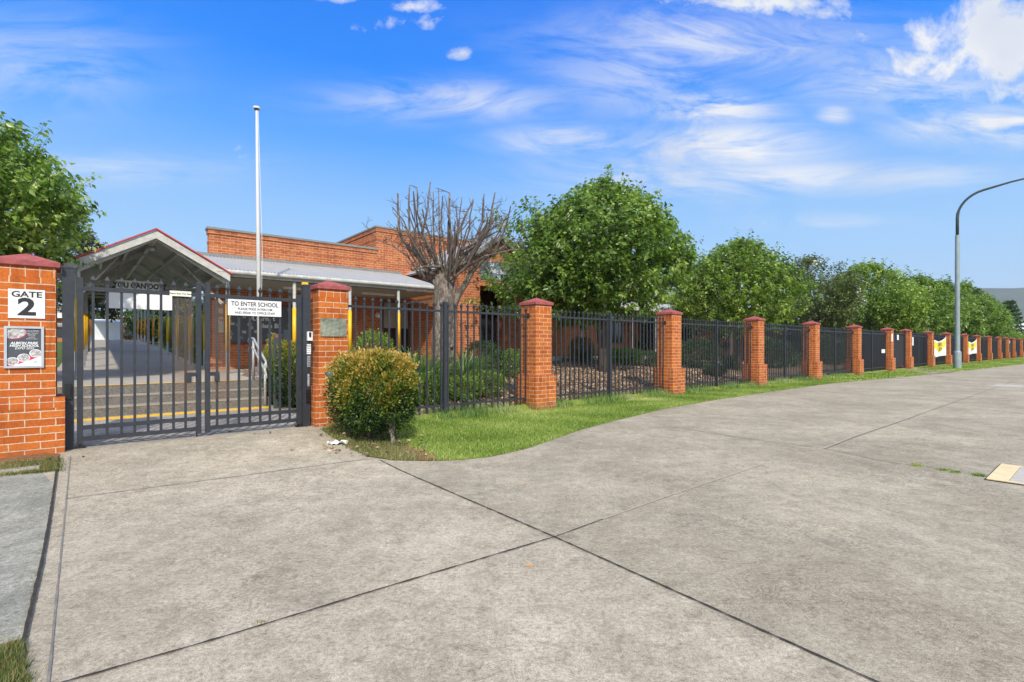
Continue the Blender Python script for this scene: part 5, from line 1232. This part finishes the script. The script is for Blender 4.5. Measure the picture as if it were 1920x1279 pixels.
# taller grass along the foot of the fence
fl = []; rg = np.random.default_rng(9)
for k in range(16000):
    u_ = -3.9 + 24 * rg.random() ** 1.6; w_ = .16 + abs(rg.normal(0, .2)) * (1 if rg.random() > .3 else -1)
    if math.sin(u_ * 3.1) + math.sin(u_ * 7.7 + 1) * .6 < -.9 + rg.random() * .9: continue
    p = F(u_, w_); fl.append((p.x, p.y, .03))
fl = np.array(fl); blades('fence_line_grass', fl, .19, .012, 'strap', 10, .9)
def patch_grass(name, px, n, h, mat, seed, spread=.1, wdt=.008):
    rg = np.random.default_rng(seed); out = []
    for k in range(n):
        q = px[rg.integers(len(px))]; p = unp(*q); p = p + Vector((rg.normal(0, spread), rg.normal(0, spread * .6), 0)); out.append((p.x, p.y, gh(p.x, p.y) - .005))
    return blades(name, np.array(out), h, wdt, mat, seed, .9)
patch_grass('joint_weeds', [(1722, 874), (1716, 872), (1832, 891), (1838, 893), (1770, 882), (1790, 886)], 700, .03, 'grass', 12, .03)
patch_grass('joint_weeds', [(915, 953), (922, 957), (490, 1168), (1236, 1097)], 150, .015, 'drygrass', 13, .015, .006)
# grass strip at the foot of the left pillar and tuft at bottom left
mb = MB(); pts = [unp(x, y) for x, y in ((-60, 905), (0, 893), (60, 887), (107, 882), (112, 852), (60, 852), (-60, 872))]; pts = [(p.x, p.y, gh(p.x, p.y) + .012) for p in pts]; mb.poly(pts); kind(mb.build('verge_soil', 'earth'), 'structure')
gp = [(x, 882 + (110 - x) * .10 - j) for x in range(-40, 112, 6) for j in (0, 5, 10, 15, 20)]
patch_grass('verge_grass', gp, 3800, .05, 'drygrass', 14, .035, .007)
mb = MB(); pts = [unp(x, y) for x, y in ((-80, 1262), (0, 1212), (30, 1204), (46, 1203), (36, 1262), (22, 1400), (-80, 1400))]; mb.poly([(p.x, p.y, gh(p.x, p.y) + .010) for p in pts]); kind(mb.build('verge_soil', 'earth'), 'structure')
gp = [(x, y) for x in range(-30, 44, 5) for y in range(1214, 1330, 8) if y > 1204 + (46 - x) * .45]
patch_grass('verge_grass', gp, 2600, .05, 'drygrass', 15, .02, .006)
gp = [(110 - (y - 858) * .19, y) for y in range(1080, 1210, 6)]; patch_grass('joint_weeds', gp, 300, .02, 'drygrass', 16, .01, .005)
# bark chips in the near beds
rg = np.random.default_rng(17); n = 26000; uu_ = rg.uniform(-1.5, 13, n); ww_ = rg.uniform(.3, 6.5, n)
P_ = np.array([(*F(a, b)[:2], garden_h(a, b) + .03 * math.sin(a * 2.3) * math.sin(b * 1.9) + .012) for a, b in zip(uu_, ww_)])
dr_ = rg.normal(size=(n, 3)) * np.array([1, 1, .35]); kind(link('bark_chips', leaves_mesh('bark_chips', P_, dr_, .075, .055, rg.random(n), 'chip', .1)), 'stuff')
# fallen leaves and litter
rg = np.random.default_rng(19); lv = []
for (x, y) in ((435, 810), (478, 813), (505, 812), (515, 808), (160, 856), (552, 845), (598, 818), (585, 800), (640, 845), (980, 912), (370, 812), (1003, 1063)):
    p = unp(x, y); lv.append((p.x, p.y, p.z + .008))
for k in range(60):
    p = unp(rg.uniform(600, 800), rg.uniform(812, 860)); lv.append((p.x, p.y, p.z + .045))
lv = np.array(lv); kind(link('fallen_leaves', leaves_mesh('fallen_leaves', lv, rg.normal(size=lv.shape) * np.array([1, 1, .1]), .07, .035, rg.random(len(lv)), 'chip')), 'stuff')
p = unp(633, 833); t = thing('crumpled_paper', 'crumpled white paper litter on the driveway edge', 'litter', p + Vector((0, 0, .003)), .3)
mb = MB(); pr = random.Random(8); nx, ny = 9, 5
H_ = [[pr.uniform(0.0, .05) for _ in range(ny + 1)] for _ in range(nx + 1)]
for i in range(nx):
    for j in range(ny):
        q = lambda a, b: ((a / nx - .5) * .26 + .02 * math.sin(b * 3), (b / ny - .5) * .13 + .015 * math.sin(a * 2.2), H_[a][b])
        mb.poly([q(i, j), q(i + 1, j), q(i + 1, j + 1), q(i, j + 1)])
mb.build('sheet', 'white', t)
o = MB().box(-.09, .09, -.04, .04, 0, .035).build('concrete_chunk', 'slab', loc=unp(1235, 739) + Vector((0, 0, .01))); tag(o, 'pale broken concrete piece at the fence foot left of the third pillar', 'rubble'); o.rotation_euler = (.2, .1, .6)
o = MB().box(-.22, .22, -.06, .06, -.02, .03).build('edging_brick', 'slab', loc=unp(18, 886)); tag(o, 'pale concrete edging block in the grass under the left pillar', 'edging block'); o.rotation_euler = (0, 0, TH)

# ---------------------------------------------------------------- air
hz = bpy.data.materials.new('haze'); hz.use_nodes = True; ht = hz.node_tree; ht.nodes.clear()
ho = ht.nodes.new('ShaderNodeOutputMaterial'); pv = ht.nodes.new('ShaderNodeVolumePrincipled'); pv.inputs['Color'].default_value = (.86, .92, 1, 1); pv.inputs['Density'].default_value = .00016
ht.links.new(pv.outputs[0], ho.inputs['Volume']); hbx = MB(); hbx.box(-2800, 2800, -2800, 2800, -1.1, 262); M['haze'] = hz; kind(hbx.build('haze', 'haze'), 'stuff')
